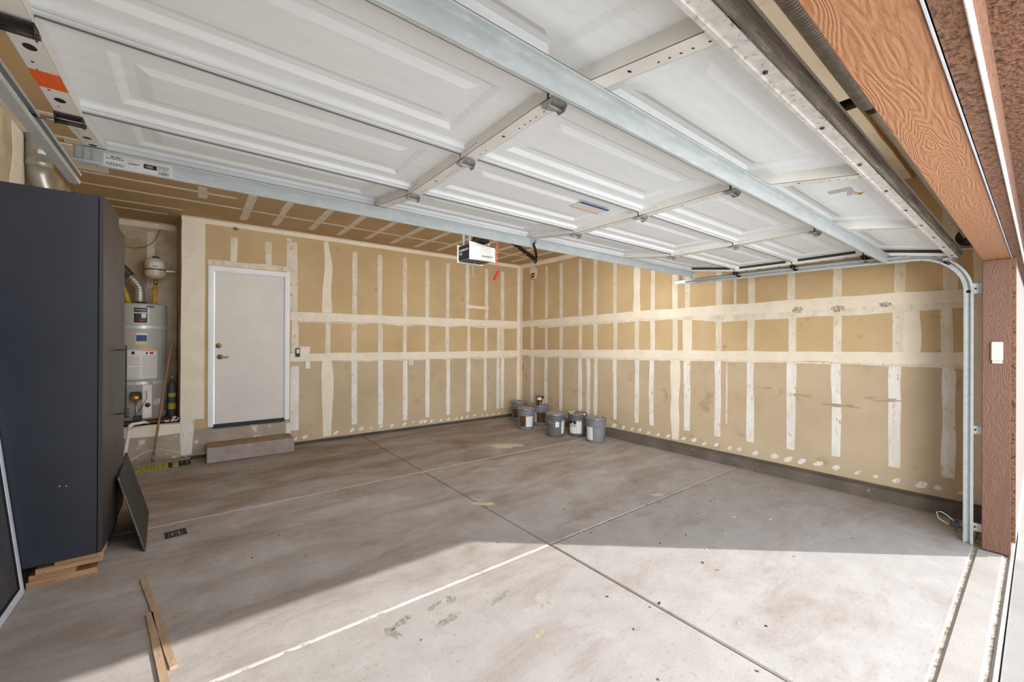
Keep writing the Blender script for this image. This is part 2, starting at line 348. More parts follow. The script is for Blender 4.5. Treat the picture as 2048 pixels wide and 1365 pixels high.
for i in range(90):    # leaf crumbs and specks
    x = random.uniform(-.2, 4.9); y = random.uniform(1.0, 6.0) if i > 30 else random.uniform(.6, 2.4)
    blotch(x, y, random.uniform(.004, .013), random.uniform(.002, .006), random.uniform(0, 3), random.choice(['hole', 'wire_brown', 'wire_brown', 'paper_flap']), i + 40, name='floor_speck', z=.003, n=7)

# ------------------------------------------------------------ walls
def skirt_wall(boxes, name, m):
    b = MB()
    for q in boxes: b.box(*q)
    return struct(b, name, m)
wall_right = skirt_wall([(XR, XR + .12, .14, 7.0, .128, ZC)], 'wall_right', 'drywall')
# drywall lower sheets are a duller paper: separate hung boards
board = MB().box(XR - .0015, XR, .29, YB, .128, 1.35).build('drywall_board', 'drywall_low', wall_right)
wall_back = skirt_wall([(-.137, .185, YB, YB + .12, .04, ZC), (.185, 1.022, YB, YB + .12, 2.43, ZC), (.185, 1.022, YB, YB + .12, .04, .385),
                        (1.022, XR + .1, YB, YB + .12, .04, ZC), (XL - .1, -.137, YB, YB + .12, 0, .485)], 'wall_back', 'drywall')
MB().box(1.10, XR, YB - .0015, YB, .04, 1.25).build('drywall_board', 'drywall_low', wall_back)
MB().box(-.137, 1.10, YB - .0015, YB, .04, .38).build('drywall_board', 'drywall_dirty', wall_back)
MB().box(XL, -.137, YB - .0015, YB, .0, .485).build('drywall_board', 'drywall_dirty', wall_back)
wall_left = skirt_wall([(XL - .12, XL, .14, 7.4, 0, ZC)], 'wall_left', 'drywall_alcove')
wall_alc = struct(MB().box(XL - .1, .1, 7.27, 7.39, .4, ZC).hexa([(-.137, YB, .4), (0, YB, .4), (0, 7.3, .4), (-.20, 7.3, .4), (-.137, YB, ZC), (0, YB, ZC), (0, 7.3, ZC), (-.20, 7.3, ZC)]), 'wall_alcove', 'drywall_alcove')
plat = struct(MB().box(XL - .05, -.137, YB + .0, 7.3, .40, .485), 'floor_alcove', 'lumber')
wall_front = skirt_wall([(XL - .1, XR + .1, .1395, .268, 2.150, ZC), (4.606, XR + .1, .142, .268, 0, 2.150), (XL - .1, -.36, .142, .268, 0, 2.150)], 'wall_front', 'drywall')
ceiling = struct(MB().box(XL - .15, XR + .15, .14, 7.4, ZC, ZC + .12), 'ceiling', 'drywall_ceiling')
struct(MB().box(XR - .113, XR - .002, .27, YB - .02, -.01, .114).box(XR - .002, XR + .12, .14, 7.0, -.01, .127), 'baseboard_right', 'curb')
struct(MB().box(-.137, XR - .11, YB - .022, YB + .02, -.01, .042), 'baseboard_back', 'curb_dark')

# joint-compound strips (raised 1.5 mm, wandering edges)
def strip(wall, ax, u0, u1, z0, z1, m='mud_thin', wob=.006, seed=None, t=.0030, vert=True, bulge=0.0, zz=None):
    """a strip on a wall. ax 'b' back wall, 'r' right wall, 'c' ceiling running along y, 'd' ceiling running along x"""
    sd_ = random.uniform(0, 99) if seed is None else seed
    if u0 > u1: u0, u1 = u1, u0
    if z0 > z1: z0, z1 = z1, z0
    t += random.uniform(0, .0006); L = (z1 - z0); n = max(3, int(L / .09)); A = []; Bq = []
    lean = random.uniform(-.006, .006)
    for k in range(n + 1):
        q = z0 + L * k / n; s_ = lean * (k / n - .5)
        wa = wob * noise.noise(Vector((sd_, q * 3.1, 0))) + bulge * noise.noise(Vector((sd_, q * 2.3, 9)))
        wb = wob * noise.noise(Vector((sd_, q * 3.1, 5))) + bulge * noise.noise(Vector((sd_ + 7, q * 2.3, 9)))
        e = .004 if k in (0, n) else 0
        A.append((u0 + wa + s_ + e, q)); Bq.append((u1 + wb + s_ - e, q))
    vs = []
    for (u, q) in A + Bq:
        for h in (0, t):
            vs.append({'b': (u, YB - h, q), 'r': (XR - h, u, q), 'c': (u, q, ZC - h), 'd': (q, u, ZC - h), 'h': (q, YB - h, u), 'hr': (XR - h, q, u), 'a': (u, 7.27 - h, q), 'l': (XL + h, u, q)}[ax])
    N = n + 1; fs = []
    for k in range(n):
        a, b = 2 * k, 2 * (k + 1); c, d = 2 * (N + k), 2 * (N + k + 1)
        fs += [(a + 1, b + 1, d + 1, c + 1), (a, a + 1, b + 1, b), (c, c + 1, d + 1, d)]
    fs += [(0, 1, 2 * N + 1, 2 * N), (2 * n, 2 * n + 1, 2 * (N + n) + 1, 2 * (N + n))]
    return MB().add(vs, fs).build('joint_tape', m, wall)
bu = [(1.032, 1.096, 2.972, 1.924), (1.096, 1.173, 2.923, 1.927), (1.943, 2.015, 2.905, 1.93), (2.341, 2.413, 2.913, 1.93), (2.77, 2.842, 2.922, 1.93), (3.18, 3.254, 2.922, 1.93), (3.587, 3.66, 2.923, 1.93), (4.001, 4.079, 2.961, 1.93), (4.433, 4.508, 2.921, 1.93), (4.808, 4.896, 2.906, 1.93)]
bm_ = [(1.101, 1.189, 1.806, 1.33), (1.554, 1.625, 1.809, 1.32), (1.935, 2.012, 1.809, 1.32), (2.351, 2.429, 1.815, 1.31), (2.776, 2.844, 1.817, 1.31), (3.183, 3.254, 1.83, 1.31), (3.583, 3.655, 1.83, 1.3), (4.037, 4.107, 1.83, 1.3), (4.424, 4.495, 1.777, 1.3), (4.724, 4.802, 1.84, 1.3), (4.81, 4.898, 1.84, 1.3)]
bl = [(1.087, 1.196, 1.138, 0.215), (1.938, 2.023, 1.226, 0.199), (2.357, 2.438, 1.225, 0.149), (2.779, 2.86, 1.22, 0.169), (3.192, 3.27, 1.215, 0.176), (3.6, 3.679, 1.21, 0.174), (4.025, 4.107, 1.205, 0.185), (4.415, 4.482, 1.2, 0.173), (4.715, 4.789, 1.2, 0.176), (4.818, 4.901, 1.2, 0.179)]
for q in bu + bm_: strip(wall_back, 'b', *q, m='mud_thin')
for q in bl: strip(wall_back, 'b', *q, m='mud_grey', t=.0042)
strip(wall_back, 'b', 1.524, 1.62, 3.0, 1.93, 'mud', bulge=.05, t=.004)
strip(wall_back, 'b', 1.53, 1.665, 1.24, .07, 'mud', bulge=.04, t=.0045)
strip(wall_back, 'h', 1.797, 1.925, 1.084, 5.28, 'mud', wob=.010, t=.0055)
strip(wall_back, 'h', 1.775, 1.80, 1.2, 5.2, 'mud_thin', wob=.03, t=.003)
strip(wall_back, 'h', 1.208, 1.322, 1.084, 5.28, 'mud', wob=.010, t=.0055)
strip(wall_back, 'h', 1.185, 1.215, 1.7, 5.2, 'mud_thin', wob=.03, t=.0048)
strip(wall_back, 'h', 3.012, 3.07, -.137, XR, 'mud', wob=.006, t=.0060)
strip(wall_back, 'b', XR - .075, XR, .20, 3.05, 'mud', wob=.006, t=.0062)
strip(wall_back, 'h', 2.115, 2.20, 4.02, 4.52, 'mud', wob=.03, t=.0045)      # small patch between two studs
strip(wall_back, 'b', -.137, .10, .5, 3.02, 'mud', wob=.004, t=.0050)
strip(wall_back, 'b', -.137, -.02, .06, .5, 'mud_grey', wob=.03, t=.0040)
strip(wall_back, 'h', .34, .47, XL, -.137, 'mud', wob=.02, t=.0040)
for x in (.41, .81): strip(wall_back, 'b', x - .04, x + .04, 2.56, 2.88, 'mud_thin')
strip(wall_back, 'h', 2.49, 2.56, .13, 1.09, 'mud_thin', wob=.02, t=.0034)
strip(wall_back, 'b', 1.03, 1.09, .05, .33, 'mud_grey', wob=.01, t=.0046)
blm = MB()
for i in range(1): strip(wall_back, 'b', 1.20, 1.33, 1.30, 1.42, 'mud', wob=.05, t=.0062, bulge=.06)
ru = [(6.247, 6.167, 2.733), (5.817, 5.748, 2.953), (5.428, 5.348, 2.948), (4.951, 4.879, 2.95), (4.619, 4.545, 2.95), (4.205, 4.138, 2.95), (3.518, 3.454, 2.9), (3.176, 3.097, 2.9), (2.989, 2.918, 2.9), (2.566, 2.492, 2.9), (2.347, 2.314, 2.4), (2.181, 2.102, 2.9), (1.763, 1.689, 2.9), (1.346, 1.271, 2.9), (0.865, 0.789, 2.9), (0.546, 0.456, 2.9)]
for a, b, z in ru: strip(wall_right, 'r', a, b, 1.95, z, 'mud_thin')
strip(wall_right, 'r', 3.814, 3.708, 2.95, 1.95, 'mud', bulge=.03, t=.004)
rm = [(6.24, 6.146), (5.818, 5.753), (5.421, 5.345), (4.944, 4.873), (4.613, 4.53), (4.2, 4.125), (3.794, 3.723), (3.527, 3.451), (3.169, 3.095), (2.568, 2.496), (2.189, 2.11), (1.752, 1.678), (1.345, 1.273), (0.881, 0.788), (0.557, 0.481)]
for a, b in rm: strip(wall_right, 'r', a, b, 1.88, 1.36, 'mud_thin')
strip(wall_right, 'r', 3.016, 2.894, 1.90, 1.39, 'mud', bulge=.015, t=.0045)
strip(wall_right, 'r', 0.80, 0.69, 1.92, 1.40, 'mud', bulge=.03, t=.0045)
rl = [(6.236, 6.143, 0.3), (5.828, 5.75, 0.2), (5.422, 5.342, 0.247), (4.952, 4.869, 0.303), (4.757, 4.688, 0.264), (4.596, 4.527, 0.274), (4.203, 4.128, 0.276), (3.791, 3.72, 0.287), (3.538, 3.466, 0.287), (2.998, 2.91, 0.31), (2.582, 2.504, 0.307), (2.194, 2.112, 0.311), (1.769, 1.676, 0.31), (1.356, 1.276, 0.325), (0.907, 0.819, 0.323), (0.546, 0.465, 0.317)]
for a, b, z in rl: strip(wall_right, 'r', a, b, 1.32, z, 'mud_grey', wob=.014, t=.0042)
strip(wall_right, 'r', 3.19, 3.065, 1.30, .152, 'mud', bulge=.03, t=.0045)
strip(wall_right, 'r', 2.437, 2.42, 1.28, .48, 'mud_thin', t=.004)
def band(ax, pts, m='mud', t=.0055, parent=None, seed=3.):
    """long horizontal band with given lower/upper heights at stations"""
    vs = []; st = []
    for i in range(len(pts) - 1):
        (u0, a0, b0), (u1, a1, b1) = pts[i], pts[i + 1]; n = max(2, int(abs(u1 - u0) / .08))
        for k in range(n): f = k / n; st.append((u0 + (u1 - u0) * f, a0 + (a1 - a0) * f, b0 + (b1 - b0) * f))
    st.append(pts[-1])
    for (u, a, b) in st:
        a += .010 * noise.noise(Vector((u * 3, seed, 0))) + .004 * noise.noise(Vector((u * 17, seed, 0))); b += .008 * noise.noise(Vector((u * 3, seed, 4))) + .004 * noise.noise(Vector((u * 17, seed, 5)))
        for z in (a, b):
            for h in (0, t): vs.append((XR - h, u, z))
    fs = []
    for k in range(len(st) - 1):
        o, p = 4 * k, 4 * k + 4; fs += [(o + 1, p + 1, p + 3, o + 3), (o, o + 1, p + 1, p), (o + 2, o + 3, p + 3, p + 2)]
    fs += [(0, 1, 3, 2), (len(vs) - 4, len(vs) - 3, len(vs) - 1, len(vs) - 2)]
    return MB().add(vs, fs).build('joint_tape', m, parent or wall_right)
band('r', [(6.59, 1.80, 1.923), (3.77, 1.855, 1.977), (2.3, 1.862, 1.985), (1.33, 1.862, 1.992), (.8, 1.88, 1.990), (.29, 1.875, 1.981)])
band('r', [(6.0, 1.77, 1.82), (4.0, 1.81, 1.87), (3.2, 1.83, 1.87), (2.5, 1.77, 1.87), (1.6, 1.79, 1.87), (.9, 1.80, 1.88), (.3, 1.83, 1.88)], 'mud_thin', .0048, seed=8.)
band('r', [(6.59, 1.23, 1.342), (3.77, 1.268, 1.393), (2.3, 1.298, 1.404), (.87, 1.315, 1.424), (.29, 1.326, 1.436)], seed=5.)
band('r', [(6.3, 1.20, 1.25), (4.9, 1.22, 1.25), (3.8, 1.23, 1.28), (2.9, 1.26, 1.29), (1.2, 1.29, 1.31), (.4, 1.29, 1.33)], 'mud_thin', .0051, seed=11.)
strip(wall_right, 'r', YB - .085, YB, .14, 3.05, 'mud', wob=.006, t=.0062)
strip(wall_right, 'r', .295, .365, .14, 3.05, 'mud', wob=.01, t=.0062)
strip(wall_right, 'hr', 3.0, 3.068, 1.0, YB, 'mud', wob=.01, t=.0060)
def patch(ax, u, z, w_):
    n = 9; s_ = random.uniform(0, 99); vs = []; ht = min(.034, w_ * .38)
    for q in range(n):
        th = 2 * PI * q / n; k = .85 + .5 * noise.noise(Vector((math.cos(th) * 2 + s_, math.sin(th) * 2, s_)))
        vs.append((w_ / 2 * k * math.cos(th), z + ht * k * math.sin(th) + .15 * w_ * math.cos(th) * (1 if ax == 'b' else -1)))
    b = MB()
    if ax == 'b': b.prism([(u + a, c) for a, c in vs], 'y', YB - .0048, YB - .001)
    else: b.prism([(u + a, c) for a, c in vs], 'x', XR - .0048, XR - .001)
    return b.build('mud_patch', 'mud_grey', wall_back if ax == 'b' else wall_right)
for q in [(1.71, .104, .104), (1.16, .091, .059), (1.28, .098, .089), (1.95, .116, .089), (2.09, .119, .089), (2.25, .106, .053), (2.41, .112, .083), (2.59, .101, .083), (2.81, .105, .089), (2.97, .116, .059), (3.11, .108, .089), (3.19, .104, .077), (3.31, .099, .065), (3.5, .093, .071), (3.65, .094, .071), (3.81, .088, .065), (3.93, .09, .071), (4.05, .099, .077), (4.21, .107, .071), (4.38, .089, .053), (4.49, .084, .053), (4.64, .078, .053), (4.78, .08, .053), (4.95, .079, .053)]: patch('b', *q)
for q in [(4.17, .174, .101), (4.0, .175, .081), (3.83, .18, .082), (3.7, .185, .075), (3.55, .17, .072), (3.39, .172, .064), (3.23, .184, .08), (3.0, .19, .079), (2.85, .20, .084), (2.71, .18, .069), (2.56, .19, .074), (2.39, .187, .069), (2.27, .198, .075), (2.09, .193, .079), (1.89, .2, .096), (1.75, .195, .114), (1.62, .203, .097), (1.47, .214, .109), (1.31, .21, .082), (1.14, .20, .062), (1.0, .2, .048), (.85, .2, .073), (.68, .207, .098), (.57, .21, .07), (.43, .206, .04)]: patch('r', *q)
for i, (u, z, ry_, rz_) in enumerate([(1.66, 1.875, .05, .035), (1.30, 1.868, .06, .035), (.93, 1.885, .05, .025), (1.28, .86, .16, .018), (.95, .96, .14, .02), (1.62, .93, .10, .02), (2.0, .98, .08, .015)]):
    n = 26; vs = []
    for q in range(n):
        th = 2 * PI * q / n; k = 1 + .6 * noise.noise(Vector((math.cos(th) * 3 + i * 5, math.sin(th) * 3, i)))
        vs.append((u + ry_ * k * math.cos(th), z + rz_ * k * math.sin(th)))
    MB().prism(vs, 'x', XR - (.0072 if z > 1.5 else .0050), XR - .001).build('scuff_mark', 'scuff' if z > 1.5 else 'scuff_faint', wall_right)
# ceiling strips
for (y, x0, x1) in ((5.43, -.95, .36), (5.83, -.95, 5.25), (6.31, -.95, -.12), (6.64, -.95, -.27), (5.05, -1.0, 0.0), (4.62, -1.03, 4.5), (4.2, -1.0, 4.9)):
    strip(ceiling, 'd', y - .022, y + .022, x0, x1, 'mud_thin', wob=.004)
for x, y0, y1 in [(.06, 5.25, 5.64), (.49, 5.2, 6.34), (.85, 5.1, 6.36), (1.28, 5.1, 6.29), (1.67, 5.1, 6.34), (2.07, 5.1, 6.33), (2.47, 5.1, 6.37), (2.88, 5.1, 6.36), (3.29, 5.1, 6.34), (3.69, 5.1, 6.35), (4.1, 5.1, 6.35), (4.5, 5.1, 6.35), (4.9, 5.1, 6.35)]:
    strip(ceiling, 'c', x - .04, x + .04, y0, y1, 'mud_thin', wob=.012)
strip(ceiling, 'd', YB - .055, YB, -.137, XR, 'mud', t=.005, wob=.008)
strip(ceiling, 'd', 7.21, 7.27, XL, -.2, 'mud', t=.005)
strip(ceiling, 'c', XR - .06, XR, 1.2, YB, 'mud', t=.005, wob=.01)
strip(ceiling, 'c', XL, XL + .06, 3.0, 4.7, 'mud', t=.005, wob=.02)
strip(ceiling, 'd', .735, 1.45, XL, 5.24, 'mud', t=.03, wob=.004)   # wide filled lid-joint above the opening
strip(ceiling, 'c', -1.0, -.62, 4.75, 5.35, 'mud', t=.006, wob=.07, bulge=.06)
strip(ceiling, 'c', -.80, -.45, 4.6, 4.72, 'mud_thin', t=.004, wob=.05)
strip(wall_left, 'l', 4.45, 4.72, 2.35, 3.06, 'mud', t=.004, wob=.06, bulge=.08)
strip(wall_left, 'l', 4.1, 4.2, 2.3, 2.9, 'mud_thin', t=.004)
strip(wall_left, 'l', 3.85, 3.92, 2.3, 2.95, 'mud', t=.004, wob=.01)
strip(wall_alc, 'a', -.505, -.425, 2.2, 2.95, 'mud_thin')
strip(wall_alc, 'a', -.9, -.21, 3.0, 3.065, 'mud', t=.006)
strip(wall_front, 'b', 0, .01, 0, .01).hide_render = False
for o in list(wall_front.children): bpy.data.objects.remove(o)

# ------------------------------------------------------------ opening trim, facade
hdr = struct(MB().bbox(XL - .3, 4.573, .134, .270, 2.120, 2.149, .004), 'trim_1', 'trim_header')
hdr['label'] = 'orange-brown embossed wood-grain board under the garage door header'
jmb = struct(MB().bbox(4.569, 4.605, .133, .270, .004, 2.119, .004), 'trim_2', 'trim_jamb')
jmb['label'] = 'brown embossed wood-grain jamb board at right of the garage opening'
struct(MB().box(XL - .3, 4.572, .130, .1335, 2.1155, 2.122), 'trim_sunlit_edge', 'frame_white')  # white strip stands in for the sunlit bottom edge of the header board
facade = struct(MB().box(4.606, 12, .118, .139, .12, 2.2).box(4.606, 4.72, .139, .141, .1, 2.1), 'wall_facade', 'stucco_light')
struct(MB().box(4.577, 4.622, .112, .1325, .10, 2.1205), 'trim_4', 'stucco_brown')
struct(MB().box(XL - 3, 12, .088, .1275, 2.122, 2.40), 'trim_5', 'stucco_brown')
struct(MB().box(XL - 3, 12, -.15, .0878, 2.364, 2.46).box(XL - 3, 12, .0, .139, 2.46, 3.3), 'soffit', 'stucco_brown')
struct(MB().bbox(XL - 3, 12, .082, .0875, 2.118, 2.160, .002), 'trim_sunlit', 'stucco_sunlit')  # white strip paints in the sunlit lower band of the header front
struct(MB().box(4.606, 12, .124, .139, -.02, .118), 'foundation', 'plastic_beige')
MB().box(4.64, 12, .112, .124, .085, .098).build('weep_screed', 'frame_white', facade)
# white sensor on jamb
sb = thing('remote_sensor', (4.569, .198, 1.365), 'small white plastic keypad cover fixed high on the brown jamb board', 'sensor')
MB().bbox(4.547, 4.569, .170, .227, 1.385, 1.523, .006).build('cover', 'plastic_beige', sb)
MB().bbox(4.551, 4.569, .172, .223, 1.367, 1.3845, .004).build('base', 'plastic_beige', sb)
MB().box(4.5455, 4.547, .178, .219, 1.42, 1.422).box(4.5455, 4.547, .178, .219, 1.43, 1.432).build('ridge', 'label_white', sb)

# ------------------------------------------------------------ interior door in the back wall
d1 = struct(MB().box(.135, .195, YB - .018, YB - .0002, .385, 2.418).box(1.012, 1.072, YB - .018, YB - .0002, .385, 2.418).box(.135, 1.072, YB - .018, YB - .0002, 2.418, 2.478)
            .box(.150, .180, YB - .024, YB - .018, .385, 2.433).box(1.027, 1.057, YB - .024, YB - .018, .385, 2.433).box(.150, 1.057, YB - .024, YB - .018, 2.433, 2.463)
            .box(.19, .2, YB, YB + .1, .385, 2.408).box(1.007, 1.017, YB, YB + .1, .385, 2.408).box(.19, 1.017, YB, YB + .1, 2.408, 2.43), 'door_1', 'white_paint')
MB().bbox(.205, 1.003, YB + .006, YB + .046, .412, 2.404, .002).build('door_leaf', 'leaf_paint', d1)
MB().box(.19, 1.017, YB - .03, YB + .06, .365, .385).box(.195, 1.012, YB - .012, YB + .05, .385, .41).build('threshold', 'black', d1)
lev = MB().lathe([(0, 0), (.033, 0), (.033, .008), (.022, .014), (.012, .016), (.012, .045), (0, .047)], n=20).xf(Matrix.Translation((.262, YB + .006, 1.292)) @ Matrix.Rotation(PI / 2, 4, 'X'))
lev.tube([(.262, YB - .040, 1.292), (.29, YB - .044, 1.292), (.355, YB - .040, 1.289)], [.010, .009, .007], 8)
lev.build('lever_handle', 'nickel', d1)
MB().lathe([(0, 0), (.033, 0), (.033, .008), (.024, .018), (.0, .018)], n=20).xf(Matrix.Translation((.248, YB + .006, 1.437)) @ Matrix.Rotation(PI / 2, 4, 'X')).build('deadbolt', 'brass', d1)
MB().lathe([(0, .018), (.010, .018), (.010, .021), (0, .021)], n=12).xf(Matrix.Translation((.248, YB + .006, 1.437)) @ Matrix.Rotation(PI / 2, 4, 'X')).build('keyway', 'dark_steel', d1)
stp = thing('concrete_step', (.6, 6.4, 0), 'low grey concrete step block under the white door', 'step')
MB().bbox(.12, 1.078, 6.215, YB - .024, 0, .186, .008).build('block', 'step_concrete', stp)
MB().bbox(.128, 1.070, 6.222, YB - .03, .185, .190, .002).build('worn_top', 'step_top', stp)

# wall fittings
ob = thing('opener_button', (1.176, YB, 1.34), 'black wall control with a pale push plate beside the white door', 'wall control')
MB().bbox(1.148, 1.208, YB - .022, YB - .006, 1.275, 1.40, .004).build('housing', 'black', ob)
MB().bbox(1.160, 1.198, YB - .026, YB - .022, 1.325, 1.385, .003).build('push_plate', 'label_white', ob)
sw = thing('light_switch', (1.31, YB, 1.16), 'white rocker light switch below the black wall control', 'switch')
MB().bbox(1.277, 1.345, YB - .012, YB - .005, 1.095, 1.215, .003).build('cover_plate', 'label_white', sw)
MB().bbox(1.294, 1.328, YB - .016, YB - .012, 1.118, 1.192, .002).build('rocker', 'white_paint', sw)
ol = thing('wall_outlet', (2.92, YB, 1.16), 'white duplex outlet in the middle of the back wall', 'outlet')
MB().bbox(2.885, 2.957, YB - .012, YB - .005, 1.10, 1.215, .003).build('cover_plate', 'label_white', ol)
for z in (1.135, 1.182): MB().bbox(2.904, 2.938, YB - .014, YB - .012, z - .014, z + .014, .002).build('socket', 'stain_light', ol)
jb = thing('junction_box', (XR, 6.16, 2.83), 'open electrical box with yellow wire nut high on the right wall by the corner', 'electrical box')
MB().box(XR - .012, XR - .005, 6.125, 6.205, 2.785, 2.865).build('rim', 'dark_steel', jb)
MB().box(XR - .0125, XR - .012, 6.135, 6.195, 2.79, 2.86).build('cavity', 'hole', jb)
MB().lathe([(0, 0), (.018, 0), (.012, .035), (0, .037)], (XR - .02, 6.15, 2.80), 10).build('wire_nut', 'bulb_yellow', jb)
for (yy, zz, ry_, rz_) in ((6.19, 2.93, .09, .07), (6.10, 2.86, .05, .10)):
    vs = [(yy + ry_ * (1 + .4 * noise.noise(Vector((math.cos(q * .35) * 2, math.sin(q * .35) * 2, zz * 7)))) * math.cos(q * .349), zz + rz_ * (1 + .4 * noise.noise(Vector((math.cos(q * .35) * 2, math.sin(q * .35) * 2, 3.)))) * math.sin(q * .349)) for q in range(18)]
    MB().prism(vs, 'x', XR - .0052 - yy * .0001, XR - .001).build('mud_patch', 'mud', wall_right)

# ------------------------------------------------------------ overhead sectional door
DX0, DX1 = -.370, 4.597
gd = thing('garage_door', (2.11, 1.4, 2.25), 'white raised-panel sectional garage door rolled up overhead on its tracks', 'garage door')
KX = [-.325 + 4.877 * k / 4 for k in range(5)]
secs = [((.394, 2.170), (.942, 2.266)), ((.942, 2.266), (1.474, 2.262)), ((1.474, 2.262), (2.004, 2.264)), ((2.004, 2.264), (2.530, 2.335))]
DEPTH = .046
for si, ((ya, za), (yb, zb)) in enumerate(secs):
    e = Vector((0, yb - ya, zb - za)); Ls = e.length; e.normalize(); X = Vector((1, 0, 0)); nrm = Vector((0, -e.z, e.y))  # up and away from the room
    O = Vector((0, ya, za))
    mt = Matrix(((1, e.x, nrm.x, O.x), (0, e.y, nrm.y, O.y), (0, e.z, nrm.z, O.z), (0, 0, 0, 1)))  # local: x along door, y along section, z away (0 = stile face)
    sk = MB()
    g = .003
    # skin with one long embossed panel per bay
    for k in range(4):
        x0, x1 = KX[k], KX[k + 1]
        if k == 0: x0 = DX0
        if k == 3: x1 = DX1
        xa, xb = (KX[k] + .13, KX[k + 1] - .13)
        ylo, yhi = .105, Ls - .105
        def ring(a, b, c, d, z): return [(a, c, z), (b, c, z), (b, d, z), (a, d, z)]
        rs = [ring(x0, x1, g, Ls - g, DEPTH), ring(xa, xb, ylo, yhi, DEPTH), ring(xa + .022, xb - .022, ylo + .022, yhi - .022, DEPTH + .012), ring(xa + .05, xb - .05, ylo + .05, yhi - .05, DEPTH + .012), ring(xa + .085, xb - .085, ylo + .078, yhi - .078, DEPTH + .003)]
        vs = sum(rs, []); fs = []
        for r in range(len(rs) - 1):
            for i in range(4): fs.append((r * 4 + i, r * 4 + (i + 1) % 4, r * 4 + 4 + (i + 1) % 4, r * 4 + 4 + i))
        fs.append(tuple(len(vs) - 4 + i for i in range(4)))
        sk.add(vs, fs)
    sk.box(DX0, DX1, g, Ls - g, DEPTH + .030, DEPTH + .034)
    sk.xf(mt); sec = sk.build('door_section', 'door_skin', gd, fix=False)
    rl_ = MB()
    # longitudinal rolled rails at both edges
    rl_.box(DX0, DX1, g, .018, DEPTH - .022, DEPTH + .030).box(DX0, DX1, .021, .034, DEPTH - .016, DEPTH + .002)
    rl_.box(DX0, DX1, Ls - .018, Ls - g, DEPTH - .022, DEPTH + .030).box(DX0, DX1, Ls - .034, Ls - .021, DEPTH - .016, DEPTH + .002)
    rl_.xf(mt).build('edge_rail', 'white_paint', sec)
    MB().box(DX0, DX1, .018, .021, DEPTH - .015, DEPTH).box(DX0, DX1, Ls - .021, Ls - .018, DEPTH - .015, DEPTH).xf(mt).build('rail_groove_shade', 'gap_shade_grey', sec)  # shade at the bottom of the rail gaps, painted as grey strips
    if si == 3: MB().box(DX0 + .003, DX1 - .003, Ls - .020, Ls - .0035, .004, DEPTH).xf(mt).build('top_rail', 'white_paint', sec)
    for k in (1, 2, 3):
        x = KX[k]; hw = .029
        b = MB().box(x - hw, x + hw, .004, Ls - .004, 0, .0016).box(x - hw, x - hw + .0016, .004, Ls - .004, 0, DEPTH).box(x + hw - .0016, x + hw, .004, Ls - .004, 0, DEPTH)
        b.xf(mt).build('stile', 'stile_paint', sec)
        b = MB()
        for q in (.06, .10, .13, .16, .19, .40, .44): b.add([(x + .010 + .0035 * math.cos(t), q + .0035 * math.sin(t), -.0004) for t in [i * PI / 3 for i in range(6)]], [tuple(range(6))])
        b.add([(x + .0 + .007 * math.cos(t), .27 + .005 * math.sin(t), -.0004) for t in [i * PI / 4 for i in range(8)]], [tuple(range(8))])
        for q in range(5): b.add([(x - hw - .0004, Ls - .12 + q * .02 + .003 * math.cos(t), .022 + .003 * math.sin(t)) for t in [i * PI / 3 for i in range(6)]], [tuple(range(6))])
        b.xf(mt).build('punched_holes', 'hole', sec, fix=False)
    for side, (a, c) in enumerate(((DX0, DX0 + .063), (DX1 - .063, DX1))):
        inner = c if side == 0 else a
        b = MB().box(a, c, .004, Ls - .004, 0, .0018)
        b.box(inner - .0009, inner + .0009, .004, Ls - .004, 0, DEPTH).box(*((a, a + .0018) if side == 0 else (c - .0018, c)), .004, Ls - .004, 0, DEPTH)
        b.xf(mt).build('end_stile', 'stile_paint', sec)
        if side: MB().box(a - .0022, a - .001, .05, Ls - .05, .020, DEPTH - .002).xf(mt).build('stile_slot_shade', 'slot_shade', sec)  # painted shade: dark strip for the unlit inside of the open channel
        b = MB(); cx = (a + c) / 2
        for (q, r1, r2) in ((.12, .013, .017), (.30, .013, .017), (.42, .013, .017), (.20, .004, .004), (.24, .003, .003), (.36, .004, .004), (.47, .003, .003)):
            b.add([(cx + r1 * math.cos(t) - (.0 if r1 > .01 else .012), q + r2 * math.sin(t), -.0005) for t in [i * PI / 8 for i in range(16)]], [tuple(range(16))])
        b.xf(mt).build('punched_holes', 'hole', sec, fix=False)
    if si == 2:
        MB().box(DX0 + .001, DX0 + .062, .245, .345, -.0012, -.0003).xf(mt).build('orange_mark', 'orange_marker', sec)['label'] = 'orange marker scribble on the left end stile'
        # sticker on the bay right of the middle hinge row, near camera side
        MB().box(1.74, 1.985, .145, .225, DEPTH - .0012, DEPTH + .0012).xf(mt).build('sticker', 'label_white', sec)['label'] = 'white blue and orange advice sticker'
        MB().box(1.74, 1.985, .132, .147, DEPTH - .0022, DEPTH - .0006).xf(mt).build('sticker_band', 'print_blue', sec)
        MB().box(1.74, 1.985, .218, .226, DEPTH - .0022, DEPTH - .0006).xf(mt).build('sticker_band', 'print_orange', sec)
for (y, z) in ((.942, 2.264), (1.474, 2.261), (2.004, 2.262)):
    MB().box(DX0 + .002, DX1 - .002, y - .0032, y + .0032, z + DEPTH - .024, z + DEPTH + .02).build('section_gap_shade', 'gap_shade_grey', gd)  # grey strip stands in for the shadow in the gap between sections
